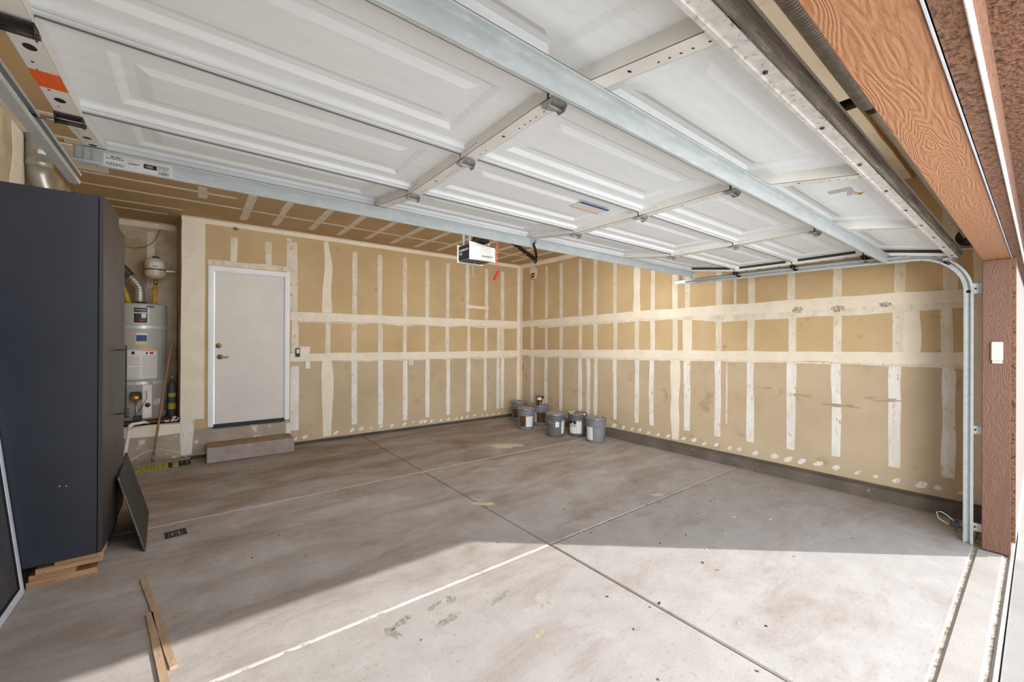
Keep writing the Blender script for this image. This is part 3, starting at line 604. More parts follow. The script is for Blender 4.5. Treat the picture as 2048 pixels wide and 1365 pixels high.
# bottom edge: aluminium retainer and weathered astragal
(ya, za), (yb, zb) = secs[0]; e = Vector((0, yb - ya, zb - za)).normalized(); nrm = Vector((0, -e.z, e.y)); O = Vector((0, ya, za))
mt = Matrix(((1, 0, 0, 0), (0, e.y, nrm.y, ya), (0, e.z, nrm.z, za), (0, 0, 0, 1)))
MB().box(DX0, DX1, -.004, .042, -.006, -.0005).box(DX0, DX1, .030, .042, -.010, -.006).xf(mt).build('bottom_retainer', 'retainer', gd)
MB().bbox(DX0, DX1, -.020, -.0045, -.004, .046, .006).xf(mt).build('bottom_seal', 'weathered', gd)
b = MB()
for x in [DX0 + .2 + .42 * i for i in range(12)]: b.lathe([(0, -.004), (.006, -.004), (.006, 0)], (0, 0, 0), 8).xf(Matrix.Identity(4)) if False else b.join(MB().lathe([(0, -.0105), (.006, -.0105), (.006, -.006)], (x, .016, 0), 8).xf(mt))
b.build('retainer_screws', 'dark_steel', gd)['kind'] = 'stuff'
# struts
def strut(y, zt, zb_, name='strut', lab=None, tilt=0.):
    b = MB()
    t = .0016
    b.box(DX0 + .005, DX1 - .02, y, y + t, zb_, zt)                 # web facing the opening
    b.box(DX0 + .005, DX1 - .02, y - .026, y, zt - t, zt)           # flange on the stiles
    b.box(DX0 + .005, DX1 - .02, y - .026, y - .026 + t, zt - .008, zt)
    b.box(DX0 + .005, DX1 - .02, y + t, y + .010, zb_, zb_ + t)
    b.box(DX0 + .005, DX1 - .02, y + .010, y + .010 + t, zb_, zb_ + .014)
    return b
st1 = strut(.792, 2.236, 2.172).build('strut', 'galvanised', gd)
st2 = strut(2.478, 2.322, 2.258).build('strut', 'galvanised', gd)
lab = MB().box(DX0 + .055, DX0 + .285, 2.4765, 2.478, 2.262, 2.320).build('size_label', 'label_white', gd); lab['label'] = 'white printed size label on the upper strut'
yl = 2.4758
text_obj('label_print', '16\'00x8\'00', 'print_black', lab, (-.238, yl, 2.288), (1, 0, 0), (0, 0, 1), .011, xs=.8)
MB().box(-.185, -.140, yl, 2.4765, 2.283, 2.303).build('label_print', 'print_black', lab)
text_obj('label_print', '150S', 'label_white', lab, (-.181, yl - .0004, 2.288), (1, 0, 0), (0, 0, 1), .014)
text_obj('label_print', '481304-1', 'print_black', lab, (-.292, yl, 2.303), (1, 0, 0), (0, 0, 1), .011, xs=.9)
b = MB()
for i in range(12): b.box(-.134 + i * .0032, -.134 + i * .0032 + random.choice([.001, .002]), yl, 2.4765, 2.266, 2.281)
b.build('barcode', 'print_black', lab)
b = MB()
for z_ in (2.270, 2.277, 2.297):
    x = -.306
    while x < -.250:
        wd = random.uniform(.004, .009); b.box(x, x + wd, yl, 2.4765, z_, z_ + .0028); x += wd + .003
for z_ in (2.303, 2.297, 2.289):
    x = -.136
    while x < -.100:
        wd = random.uniform(.004, .009); b.box(x, x + wd, yl, 2.4765, z_, z_ + .0025); x += wd + .003
b.build('label_print', 'print_black', lab)
# top bracket, ribbed
b = MB().box(DX0 - .035, DX0 + .045, 2.470, 2.476, 2.262, 2.330)
for i in range(3): b.box(DX0 - .027 + i * .025, DX0 - .015 + i * .025, 2.464, 2.470, 2.264, 2.328)
b.box(DX0 - .035, DX0 + .045, 2.44, 2.476, 2.252, 2.262).build('top_bracket', 'galvanised', gd)
MB().box(DX1 - .06, DX1, 2.474, 2.478, 2.256, 2.33).box(DX1 - .06, DX1 - .056, 2.43, 2.478, 2.24, 2.30).build('top_bracket', 'galvanised', gd)
# hinges
def hinge(x, y, z):
    h = MB()
    h.prism([(x - .032, y - .030), (x - .020, y - .046), (x + .010, y - .046), (x + .034, y - .020), (x + .030, y + .028), (x - .012, y + .042), (x - .030, y + .030)], 'z', z - .004, z - .001)
    h.prism([(y - .026, z - .004), (y - .014, z - .022), (y + .014, z - .022), (y + .026, z - .004)], 'x', x + .030, x + .033)
    h.prism([(y - .020, z - .004), (y - .010, z - .018), (y + .010, z - .018), (y + .022, z - .004)], 'x', x - .033, x - .030)
    h.tube([(x - .034, y, z - .013), (x + .036, y, z - .013)], .0055, 8)
    for q in (-.028, .028): h.lathe([(0, -.004), (.006, -.004), (.006, 0)], (x - .004, y + q, z - .004), 8)
    return h
JY = [(.942, 2.262), (1.474, 2.258), (2.004, 2.262)]
for (y, z) in JY:
    for k in (1, 2, 3):
        hinge(KX[k], y, z).build('hinge', 'hinge_steel', gd)
    for side, x in ((-1, DX0 + .034), (1, DX1 - .034)):
        h = MB().box(x - .034, x + .034, y - .016, y + .020, z - .006, z - .001)
        for xx in (x - .034, x + .032): h.prism([(y - .020, z - .001), (y - .008, z - .034), (y + .008, z - .034), (y + .020, z - .001)], 'x', xx, xx + .002)
        h.tube([(x - .034, y, z - .024), (x + .040, y, z - .024)], .0075, 8)
        he = h.build('end_hinge', 'dark_steel', gd)
        ax = (DX0 - .060) if side < 0 else (DX1 + .045); edge = DX0 if side < 0 else DX1
        MB().tube([(x, y, z - .024), (ax, y, z - .024)], .005, 8).build('roller_stem', 'nickel', he)
        MB().lathe([(0, -.008), (.020, -.008), (.023, 0), (.020, .008), (0, .008)], n=18).xf(Matrix.Translation((ax + side * .0, y, z - .024)) @ Matrix.Rotation(PI / 2, 4, 'Y')).build('roller', 'black', he)
# latch on the middle stile of the bottom section
MB().box(2.20, 2.24, .50, .58, 2.172, 2.176).box(2.236, 2.240, .50, .52, 2.150, 2.176).build('latch_plate', 'hinge_steel', gd)
MB().tube([(2.24, .505, 2.168), (2.275, .50, 2.165), (2.29, .485, 2.160), (2.275, .475, 2.160)], .004, 7).build('latch_hook', 'brass', gd)

# ------------------------------------------------------------ tracks
def cprof(path, w_, side, name, m, parent, t=.002):
    """C-channel swept along a y-z path; opening faces the door (side = +1 right track, -1 left)"""
    xo = (DX1 + .052) if side > 0 else (DX0 - .068)
    b = MB(); P = [Vector((0, y, z)) for y, z in path]; N = len(P)
    prof = [(0, -w_ / 2), (-side * .030, -w_ / 2), (-side * .032, -w_ / 2 + .010)]   # (x offset, across)
    full = [(-side * .034, -w_ / 2 + .012), (-side * .030, -w_ / 2), (0, -w_ / 2), (0, w_ / 2), (-side * .030, w_ / 2), (-side * .036, w_ / 2 - .006), (-side * .034, w_ / 2 - .014)]
    for lay in (0, 1):
        pass
    vs = []
    for k in range(N):
        tn = (P[min(k + 1, N - 1)] - P[max(k - 1, 0)]).normalized(); nn = Vector((0, -tn.z, tn.y))
        for (ox, oc) in full: vs.append(P[k] + nn * oc + Vector((xo + ox, 0, 0)))
    m_ = len(full); fs = [(k * m_ + i, k * m_ + i + 1, (k + 1) * m_ + i + 1, (k + 1) * m_ + i) for k in range(N - 1) for i in range(m_ - 1)]
    b.add(vs, fs, False)
    o = b.build(name, m, parent, fix=False); md = o.modifiers.new('thick', 'SOLIDIFY'); md.thickness = t; md.offset = 0
    return o
for side in (1, -1):
    sname = 'right' if side > 0 else 'left'
    xw = DX1 + .054 if side > 0 else DX0 - .070
    tr = thing('door_track', (xw, .34, 0), 'galvanised garage door track at the %s with curved top and long horizontal rail' % sname, 'door track')
    yv = .340
    vert = [(yv, .004), (yv, .5), (yv, 1.0), (yv, 1.5), (yv, 1.905)]
    cprof(vert, .050, side, 'vertical_rail', 'galvanised', tr)
    R = .30; zc = 1.905; curve = [(yv + R - R * math.cos(a), zc + R * math.sin(a)) for a in [i * (PI / 2 - .05) / 12 for i in range(13)]]
    ye, ze = curve[-1]
    hor = curve + [(1.2, ze + .012), (2.0, ze + .018), (2.62, ze + .022)]
    cprof(hor, .050, side, 'horizontal_rail', 'galvanised', tr)
    # angle iron along the horizontal rail
    ax = xw + side * .002
    b = MB().box(min(ax, ax + side * .003), max(ax, ax + side * .003), .60, 2.76, 2.222, 2.262).box(min(ax, ax + side * .032), max(ax, ax + side * .032), .60, 2.76, 2.258, 2.262)
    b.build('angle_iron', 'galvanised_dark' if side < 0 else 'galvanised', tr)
    # hanger
    hy = 2.66 if side > 0 else 1.1
    b = MB().box(ax, ax + side * .003, hy, hy + .04, 2.262, 3.068).box(ax - .05, ax + .05, hy, hy + .04, 3.062, 3.068)
    b.build('hanger_strap', 'galvanised_dark', tr)
    for z in (.13, .86, 1.925):
        hh = .030 if z < 1.5 else .038
        b = MB().box(xw - .001, xw + .001, .272, .335, z - hh, z + hh)
        b.box(min(xw, xw + side * .06), max(xw, xw + side * .06), .2705, .273, z - hh, z + hh)
        br = b.build('jamb_bracket', 'galvanised', tr)
        MB().box(xw - side * .0025 - .0006, xw - side * .0025 + .0006, .302, .312, z - .006, z + .006).build('bolt_slot', 'hole', br)
    b = MB()
    for z in (.052, .07, .15, .175, .82, .9, 1.0, 1.86, 1.93, 1.96):
        for yy in (.333, .348): b.lathe([(0, -.0008), (.004, -.0008), (.004, .0008), (0, .0008)], n=8).v
        b.join(MB().lathe([(0, -.0012), (.0045, -.0012), (.0045, .0012), (0, .0012)], n=8).xf(Matrix.Translation((xw - side * .0012, .345 if int(z * 100) % 2 else .33, z)) @ Matrix.Rotation(PI / 2, 4, 'Y')))
    b.box(xw - side * .002 - .001, xw - side * .002 + .001, .325, .356, 1.895, 1.915)
    b.build('rail_holes', 'hole', tr)['kind'] = 'stuff'
    # bottom roller carrier at the door's lower corner
    rb = thing('bottom_roller_bracket', (xw, .42, 2.15), 'steel roller bracket on the %s lower corner of the raised garage door' % sname, 'bracket')
    edge = DX1 if side > 0 else DX0
    MB().bbox(edge - side * .05, edge + side * .004, .42, .47, 2.148, 2.166, .002).build('plate', 'hinge_steel', rb)
    MB().tube([(edge - side * .045, .452, 2.146), (xw - side * .012, .452, 2.142)], .005, 8).build('stem', 'nickel', rb)
    MB().lathe([(0, -.008), (.020, -.008), (.023, 0), (.020, .008), (0, .008)], n=18).xf(Matrix.Translation((xw - side * .018, .452, 2.142)) @ Matrix.Rotation(PI / 2, 4, 'Y')).build('roller', 'black', rb)

# ------------------------------------------------------------ torsion spring assembly
ts = thing('torsion_spring', (1.2, .36, 2.33), 'tightly wound steel torsion spring on its shaft behind the brown header', 'spring')
pts = []
x = .15
nseg = 14; pitch = .0125
turns = int((1.80 - .15) / pitch)
for i in range(turns * nseg + 1):
    a = 2 * PI * i / nseg; pts.append((.15 + pitch * i / nseg, .36 + .027 * math.cos(a), 2.33 + .027 * math.sin(a)))
MB().tube(pts, .0052, 6).build('coil', 'spring_steel', ts)
MB().tube([(1.80, .36, 2.33), (1.86, .36, 2.33)], .024, 16).build('winding_cone', 'black', ts)
MB().tube([(-.9, .36, 2.33), (4.95, .36, 2.33)], .0127, 14).build('shaft', 'galvanised', ts)
MB().lathe([(.0, -.03), (.056, -.03), (.056, -.022), (.048, -.018), (.048, .018), (.060, .022), (.060, .03), (0, .03)], n=26).xf(Matrix.Translation((4.70, .36, 2.33)) @ Matrix.Rotation(PI / 2, 4, 'Y')).build('cable_drum', 'black', ts)
MB().lathe([(.0, -.03), (.056, -.03), (.056, -.022), (.048, -.018), (.048, .018), (.060, .022), (.060, .03), (0, .03)], n=26).xf(Matrix.Translation((-.62, .36, 2.33)) @ Matrix.Rotation(PI / 2, 4, 'Y')).build('cable_drum', 'black', ts)
MB().box(4.78, 4.783, .274, .42, 2.25, 2.36).box(4.70, 4.783, .271, .274, 2.25, 2.36).box(4.72, 4.783, .274, .42, 2.247, 2.25).build('bearing_plate', 'galvanised', ts)
b = MB(); 
for i in range(9): b.box(1.50 + i * .012, 1.506 + i * .012, .330, .334, 2.315 + random.uniform(-.006, .006), 2.325)
b.build('stencil_print', 'print_black', ts)

# ------------------------------------------------------------ opener
op = thing('garage_door_opener', (2.12, 3.3, 2.35), 'white and black garage door opener hanging from the ceiling beyond the raised door', 'door opener')
OX0, OX1, OY0, OY1, OZ0, OZ1 = 1.985, 2.27, 3.20, 3.43, 2.275, 2.425
MB().bbox(OX0 + .006, OX1 - .006, OY0 + .01, OY1 - .01, OZ0 + .006, OZ1 - .01, .008).build('chassis', 'opener_black', op)
# white front lens, curved toward the door; back lens
def lens(y0, y1, sgn):
    b = MB(); n = 10; vs = []
    for i in range(n + 1):
        f = i / n; x = OX0 + (OX1 - OX0) * f; bul = .035 * math.sin(PI * f) ** .6
        for (z, k) in ((OZ0 - .012, .55), (OZ0 + .05, 1.0), (OZ1 - .03, .9), (OZ1 + .004 - .035 * f, .25)):
            vs.append((x, y0 + sgn * bul * k, z))
        vs.append((x, y1, OZ1 + .004 - .035 * f)); vs.append((x, y1, OZ0 - .012))
    fs = [(i * 6 + k, (i + 1) * 6 + k, (i + 1) * 6 + (k + 1) % 6, i * 6 + (k + 1) % 6) for i in range(n) for k in range(6)]
    fs += [tuple(range(6)), tuple(n * 6 + k for k in range(6))]
    return b.add(vs, fs, False)
lens(OY0, OY0 + .012, -1).build('light_lens', 'lens_white', op)
lens(OY1, OY1 - .012, 1).build('light_lens', 'lens_white', op)
MB().bbox(OX0 + .01, OX1 - .02, OY0 + .005, OY1 - .012, OZ0 - .004, OZ0 + .006, .002).build('underside', 'opener_under', op)
b = MB()
for i in range(7): b.box(OX0 + .11 + i * .018, OX0 + .117 + i * .018, OY0 - .0375, OY0 - .030, OZ0 + .022, OZ0 + .028)
b.build('vent_slots', 'hole', op)
text_obj('brand_print', 'CHAMBERLAIN', 'label_white', op, (OX0 + .0045, OY1 - .025, OZ0 + .082), (0, -1, 0), (0, 0, 1), .026, xs=.95)
text_obj('model_print', '1.25', 'label_white', op, (OX0 + .0045, OY1 - .03, OZ0 + .05), (0, -1, 0), (0, 0, 1), .032)
b = MB()
for x in (2.02, 2.235):
    for y in (3.26, 3.37): b.box(x - .012, x + .012, y - .001, y + .001, OZ1 - .01, ZC - .005)
    b.box(x - .012, x + .012, 3.24, 3.39, ZC - .008, ZC - .005)
b.build('hanger_strap', 'galvanised', op)
MB().box(2.093, 2.133, .30, 3.35, 2.497, 2.502).box(2.110, 2.116, .30, 3.35, 2.475, 2.497).box(2.098, 2.128, .30, 3.35, 2.470, 2.475).build('rail', 'black', op)
MB().box(2.06, 2.17, 3.15, 3.34, 2.43, 2.47).build('sprocket_cover', 'black', op)
MB().box(2.085, 2.14, 2.90, 2.99, 2.43, 2.475).build('trolley', 'black', op)
MB().prism([(2.97, 2.45), (2.70, 2.305), (2.46, 2.150), (2.44, 2.125), (2.415, 2.135), (2.43, 2.17), (2.68, 2.33), (2.95, 2.47)], 'x', 2.112, 2.117).build('straight_arm', 'black', op)
MB().prism([(2.455, 2.125), (2.42, 2.165), (2.43, 2.22), (2.465, 2.30), (2.485, 2.295), (2.452, 2.215), (2.447, 2.175), (2.468, 2.145)], 'x', 2.119, 2.124).build('curved_arm', 'black', op)
MB().box(2.095, 2.098, 2.44, 2.50, 2.285, 2.33).box(2.128, 2.131, 2.44, 2.50, 2.285, 2.33).box(2.08, 2.145, 2.44, 2.50, 2.327, 2.331).build('door_bracket', 'galvanised', op)
for y, z in ((2.445, 2.14), (2.55, 2.215), (2.66, 2.285)): MB().lathe([(0, -.004), (.006, -.004), (.006, .004), (0, .004)], n=8).xf(Matrix.Translation((2.112, y, z)) @ Matrix.Rotation(PI / 2, 4, 'Y')).build('bolt', 'nickel', op)
b = MB()
pts = [(2.11, 3.30, 2.27), (2.09, 3.32, 2.22), (2.10, 3.33, 2.17), (2.12, 3.34, 2.14), (2.09, 3.36, 2.125), (2.05, 3.38, 2.15)]
MB().tube(pts, .0018, 5).build('antenna_wire', 'wire', op)
rc = thing('release_cord', (2.11, 2.957, 2.2), 'red and white pull cord with red handle hanging beside the opener', 'cord')
MB().tube([(2.108, 2.957, 2.44), (2.110, 2.957, 2.30), (2.112, 2.956, 2.13)], .0032, 7).build('cord', 'rope_red', rc)
MB().tube([(2.118, 2.953, 2.44), (2.122, 2.957, 2.30), (2.113, 2.958, 2.14)], .0028, 7).build('cord', 'rope_red', rc)
MB().bbox(-.007, .007, -.013, .013, -.045, .045, .003).xf(Matrix.Translation((2.108, 2.957, 2.095)) @ Matrix.Rotation(.45, 4, F_)).build('pull_handle', 'handle_red', rc)

# ------------------------------------------------------------ photo eye
pe = thing('photo_eye_sensor', (4.61, .40, .12), 'black safety sensor with looped white wire low on the right track', 'sensor')
MB().bbox(4.585, 4.645, .385, .43, .105, .150, .006).build('housing', 'black', pe)
MB().bbox(4.60, 4.66, .37, .405, .07, .105, .005).build('bracket', 'dark_steel', pe)
MB().tube([(4.60, .41, .150), (4.57, .44, .19), (4.55, .475, .215), (4.56, .50, .20), (4.58, .49, .15), (4.61, .45, .118), (4.64, .41, .112)], .0022, 6).build('wire', 'wire', pe)

# ------------------------------------------------------------ cabinets
ca = thing('wardrobe_cabinet', (-.75, 3.95, 0), 'tall navy-black cabinet nearest the camera at the left wall with long bar handle', 'cabinet', 'dark cabinets along the left wall')
MB().bbox(-1.02, -.492, 3.72, 4.225, .135, 2.435, .002).build('body', 'cabinet_dark', ca)
d = MB().hexa([(-.488, 3.712, .146), (-.468, 3.712, .146), (-.452, 4.225, .146), (-.472, 4.225, .146), (-.488, 3.712, 2.442), (-.468, 3.712, 2.442), (-.452, 4.225, 2.442), (-.472, 4.225, 2.442)]).build('door', 'cabinet_door', ca)
h = MB().bbox(-.407, -.397, 4.142, 4.158, .93, 1.47, .003)
h.build('handle', 'black', d)
for z in (.965, 1.435): MB().tube([(-.452, 4.15, z), (-.400, 4.15, z)], .005, 8).build('handle_post', 'black', d)
b = MB()
for x, z in ((-.66, .60), (-.63, .595)): b.join(MB().lathe([(0, -.001), (.007, -.001), (.005, .0), (0, 0)], n=8).xf(Matrix.Translation((x, 3.7195, z)) @ Matrix.Rotation(PI / 2, 4, 'X')))
b.build('chipped_spots', 'brass', ca)
b = MB()
for x, z in ((-.73, .155), (-.63, .155), (-.53, .155), (-.86, 2.415), (-.72, 2.415), (-.60, 2.415)): b.join(MB().lathe([(0, -.0015), (.005, -.0015), (.005, 0)], n=8).xf(Matrix.Translation((x, 3.720, z)) @ Matrix.Rotation(PI / 2, 4, 'X')))
b.build('screw_heads', 'nickel', ca)['kind'] = 'stuff'
cb = thing('wardrobe_cabinet', (-.75, 4.4, 0), 'second tall dark cabinet just behind the nearest one, slightly lower', 'cabinet', 'dark cabinets along the left wall')
MB().bbox(-1.02, -.482, 4.232, 4.60, .165, 2.352, .002).build('body', 'cabinet_dark', cb)
MB().bbox(-.480, -.456, 4.232, 4.60, .172, 2.362, .002).build('door', 'cabinet_door', cb)
MB().box(-1.0, -.50, 4.24, 4.58, 0.0, .165).build('plinth', 'cabinet_dark', cb)
# wood blocks under the near cabinet
for (x0, x1, y0, y1, z0, z1, lb, nm) in (
    (-.80, -.494, 3.745, 3.83, 0, .036, 'raw lumber offcut lying flat on the floor under the near cabinet', 'wood_block'),
    (-.79, -.590, 3.748, 3.84, .037, .074, 'shorter lumber offcut in the middle of the stack under the cabinet', 'wood_block'),
    (-.76, -.468, 3.735, 3.80, .0745, .112, 'top lumber offcut directly under the near cabinet side', 'wood_block'),
    (-.68, -.470, 3.728, 3.79, .1125, .134, 'thin pale wood shim between the lumber offcuts and cabinet', 'wood_block'),
    (-.80, -.494, 4.10, 4.19, 0, .134, 'rear wood block carrying the near cabinet beneath', 'wood_block')):
    b = MB().bbox(x0, x1, y0, y1, z0, z1, .002); tag(b.build(nm, 'lumber'), lb, 'wood block', 'lumber blocks under the cabinet')
# leaning dark panel
lp = MB(); A_ = Vector((-.27, 3.915, .001)); B_ = Vector((-.31, 4.785, .001)); C_ = Vector((-.468, 4.970, .511)); D_ = Vector((-.4305, 4.10, .511))
nn = (B_ - A_).cross(D_ - A_).normalized() * -.012
if nn.x > 0: nn = -nn
C_ = D_ + (B_ - A_)
sh = Vector((.03, 0, 0)) 
lp.hexa([A_, B_, C_, D_, A_ + nn, B_ + nn, C_ + nn, D_ + nn])
lpo = thing('leaning_panel', (-.3, 4.35, 0), 'thin dark board leaning against the cabinet doors', 'panel')
lp.build('board', 'panel_dark', lpo)
MB().tube([A_ + Vector((0, -.001, .006)) + nn / 2, D_ + Vector((0, -.001, 0)) + nn / 2], .0055, 6).build('chipped_edge', 'panel_edge', lpo)
# framed screen leaning on the left wall
fs_ = thing('framed_screen', (-.85, 2.9, 0), 'white-framed dark window screen leaning against the left wall beside the cabinet', 'screen')
# local frame: u along -y from the far corner, v up the lean
o0 = Vector((-.805, 3.702, .002)); u = Vector((.0, -1, 0)); v = Vector((-.105, 0, 1.0)).normalized(); n_ = u.cross(v).normalized()
if n_.x < 0: n_ = -n_
fm = Matrix(((u.x, v.x, n_.x, o0.x), (u.y, v.y, n_.y, o0.y), (u.z, v.z, n_.z, o0.z), (0, 0, 0, 1)))
Wd, Ht, fr = 1.25, 2.0, .045
MB().bbox(0, fr, 0, Ht, -.012, .012, .003).bbox(Wd - fr, Wd, 0, Ht, -.012, .012, .003).bbox(fr, Wd - fr, 0, fr, -.012, .012, .003).bbox(fr, Wd - fr, Ht - fr, Ht, -.012, .012, .003).xf(fm).build('frame', 'frame_white', fs_)
MB().box(-.010, -.0005, 0, Ht, -.016, .004).xf(fm).build('edge_gasket', 'frame_gasket', fs_)
MB().box(fr, fr + .012, fr, Ht - fr, -.002, .009).box(fr + .012, Wd - fr, fr, fr + .012, -.002, .009).xf(fm).build('spline', 'black', fs_)
MB().box(fr, Wd - fr, fr, Ht - fr, -.003, .001).xf(fm).build('mesh', 'mesh_screen', fs_)
# laths on floor
def lath(p0, p1, w_, lab):
    p0 = Vector(p0); p1 = Vector(p1); d_ = (p1 - p0).normalized(); s_ = Vector((-d_.y, d_.x, 0)) * w_ / 2
    n = 8; vs = []; fs = []
    for i in range(n + 1):
        c = p0.lerp(p1, i / n) + s_.normalized() * .004 * noise.noise(Vector((i * .7, p0.x * 9, 0)))
        for q in ((-1, .0005), (1, .0005), (1, .013), (-1, .013)): vs.append(c + s_ * q[0] + Vector((0, 0, q[1])))
    for i in range(n):
        for k in range(4): fs.append((i * 4 + k, i * 4 + (k + 1) % 4, i * 4 + 4 + (k + 1) % 4, i * 4 + 4 + k))
    fs += [(0, 1, 2, 3), (n * 4, n * 4 + 1, n * 4 + 2, n * 4 + 3)]
    return tag(MB().add(vs, fs).build('wood_strip', 'lath'), lab, 'wood strip', 'loose wood strips on the floor')
lath((-.252, 3.468, 0), (-.070, 2.436, 0), .030, 'thin wood strip on the floor ending inside the sunlight, the farther one')
lath((-.192, 3.0, 0), (-.055, 2.05, 0), .030, 'thin wood strip on the floor cut off by the bottom edge of the picture')
# drain grate
dg = thing('drain_grate', (-.108, 4.13, 0), 'small black scrollwork drain grate on the slab', 'grate')
b = MB(); gx0, gx1, gy0, gy1 = -.175, -.045, 4.07, 4.19
gm = Matrix.Translation((-.108, 4.13, 0)) @ Matrix.Rotation(.12, 4, 'Z') @ Matrix.Translation((.108, -4.13, 0))
b.box(gx0, gx1, gy0, gy0 + .01, 0, .006).box(gx0, gx1, gy1 - .01, gy1, 0, .006).box(gx0, gx0 + .01, gy0, gy1, 0, .006).box(gx1 - .01, gx1, gy0, gy1, 0, .006)
for i in range(3):
    for j in range(3):
        cx, cy = gx0 + .025 + i * .04, gy0 + .022 + j * .038
        b.tube([(cx + .014 * math.cos(t), cy + .014 * math.sin(t), .004) for t in [q * PI / 6 for q in range(12)]], .0034, 5, closed=True)
b.xf(gm).build('scroll_grid', 'black', dg)
MB().box(gx0 + .008, gx1 - .008, gy0 + .008, gy1 - .008, .0003, .001).xf(gm).build('recess', 'step_concrete', dg)

# ------------------------------------------------------------ buckets
def bucket(x, y, lab, body='bucket', lidm='lid', rot=0., labels=(), h=.365, r0=.132, r1=.150, handle=True, stencil=False):
    t = thing('paint_bucket', (x, y, 0), lab, 'bucket', 'five gallon paint buckets in the far corner')
    def rr(z): return r0 + (r1 - r0) * z / h
    pr = [(0, .002), (r0 - .004, .0), (r0, .006)] + [(rr(z), z) for z in (.06, .12, .18, .235)]
    for z in (.245, .275, .305):
        pr += [(rr(z), z), (rr(z) + .009, z + .003), (rr(z) + .009, z + .007), (rr(z), z + .010)]
    pr += [(rr(h - .02), h - .022), (r1 - .008, h - .022)]
    MB().lathe(pr, (x, y, 0), 30).build('body', body, t)
    MB().lathe([(r1 - .004, h - .026), (r1 + .007, h - .026), (r1 + .008, h - .004), (r1 + .002, h), (r1 - .008, h), (r1 - .014, h - .008), (.02, h - .009), (0, h - .009)], (x, y, 0), 30).build('lid', lidm, t)
    if handle:
        b = MB(); a_ = rot
        pts = []
        for i in range(13):
            th = PI * i / 12; px = (r1 + .006) * math.cos(th); dz = -.115 * math.sin(th)
            out = (r1 + .008) * math.sin(th)
            pts.append((x + px * math.cos(a_) - out * math.sin(a_), y + px * math.sin(a_) + out * math.cos(a_), .27 + dz * .5))
        b.tube(pts, .0024, 6); b.build('bail_handle', 'wire', t)
    for (a0, a1, z0, z1, m) in labels:
        k = {'b': .0012}.get(m, .0012)
        MB().lathe([(rr(z0) + k, z0), (rr(z1) + k, z1)], (x, y, 0), 8, a0=a0, a1=a1).build('paper_label', m, t, fix=False)
    return t
def ang(x, y): return math.atan2(-y, -x)   # direction to the camera
def fpos(fx, fy, r=.14):
    v_ = Vector((fx, fy)); return fx + v_.normalized().x * r, fy + v_.normalized().y * r
D = math.radians
x, y = 4.93, 6.14; a = ang(x, y)
bucket(x, y, 'grey bucket farthest left, half hidden behind the dented-lid bucket in the corner', labels=[(a - D(60), a - D(10), .07, .23, 'can_brown')], rot=a)
x, y = fpos(4.46, 5.36); a = ang(x, y)
bucket(x, y, 'grey bucket with brown and white label, front left of the corner group', labels=[(a - D(50), a - D(2), .06, .235, 'can_brown'), (a - D(2), a + D(48), .06, .235, 'label_white')], rot=a + 2)
x3, y3 = 4.99, 5.60; a = ang(x3, y3)
bucket(x3, y3, 'grey bucket with brown label that carries the small paint can', labels=[(a - D(25), a + D(40), .06, .235, 'can_brown'), (a - D(50), a - D(26), .06, .235, 'stain_light')], rot=a + 1.8)
x, y = fpos(4.50, 4.69); a = ang(x, y)
bucket(x, y, 'dark grey bucket with a small square label and white strip at its right side', 'bucket_dark', labels=[(a - D(0), a + D(24), .16, .245, 'label_white'), (a + D(42), a + D(82), .05, .26, 'label_white')], rot=a - 1.2)
x, y = fpos(4.80, 4.50, .145); a = ang(x, y)
bucket(x, y, 'dark grey bucket with white spilled paint on the lid, between two others', 'bucket_dark', 'lid_spill', labels=[(a - D(60), a - D(8), .05, .15, 'label_white'), (a - D(60), a - D(14), .20, .255, 'print_black'), (a - D(60), a - D(8), .15, .20, 'stain_light'), (a - D(40), a - D(25), .175, .225, 'glass_blue'), (a - D(7), a + D(28), .05, .26, 'label_white')], rot=a + 1.5)
x, y = fpos(4.715, 4.05, .145); a = ang(x, y)
bucket(x, y, 'grey bucket nearest the camera with yellow stencil lettering and a white label', labels=[(a - D(70), a - D(20), .04, .235, 'label_white')], rot=a + .5)
bk = [o for o in COL.objects if o.name.startswith('paint_bucket')][-1]
rr_ = .14
# yellow stencilled word running down the side
wr = "BLACK"
for i, ch in enumerate(wr):
    th = a + D(6); r = .1505 - .0018 * i
    px, py = x + r * math.cos(th), y + r * math.sin(th)
    tdir = Vector((-math.sin(th), math.cos(th), 0))
    text_obj('stencil_letter', ch, 'stencil_yellow', bk, (px, py, .205 - i * .036), (0, 0, -1), tdir, .05, depth=.0012)
# can on top
cn = thing('paint_can', (x3 - .02, y3 - .02, .365), 'small brown quart-size paint can standing on a bucket lid', 'paint can')
MB().lathe([(0, 0), (.068, 0), (.07, .004), (.068, .008), (.068, .150), (.071, .154), (.071, .160), (.062, .160), (.062, .154), (0, .154)], (x3 - .02, y3 - .02, .358), 26).build('body', 'can_brown', cn)
a = ang(x3, y3)
MB().lathe([(.0692, .10), (.0692, .142)], (x3 - .02, y3 - .02, .358), 8, a0=a - D(50), a1=a + D(20)).build('paper_label', 'label_white', cn, fix=False)
MB().lathe([(.0692, .012), (.0692, .12)], (x3 - .02, y3 - .02, .358), 6, a0=a + D(38), a1=a + D(62)).build('paper_label', 'paper_flap', cn, fix=False)
MB().lathe([(0, .1545), (.03, .156), (.0, .157)], (x3 - .03, y3 - .03, .358), 10).build('dried_paint', 'label_white', cn)

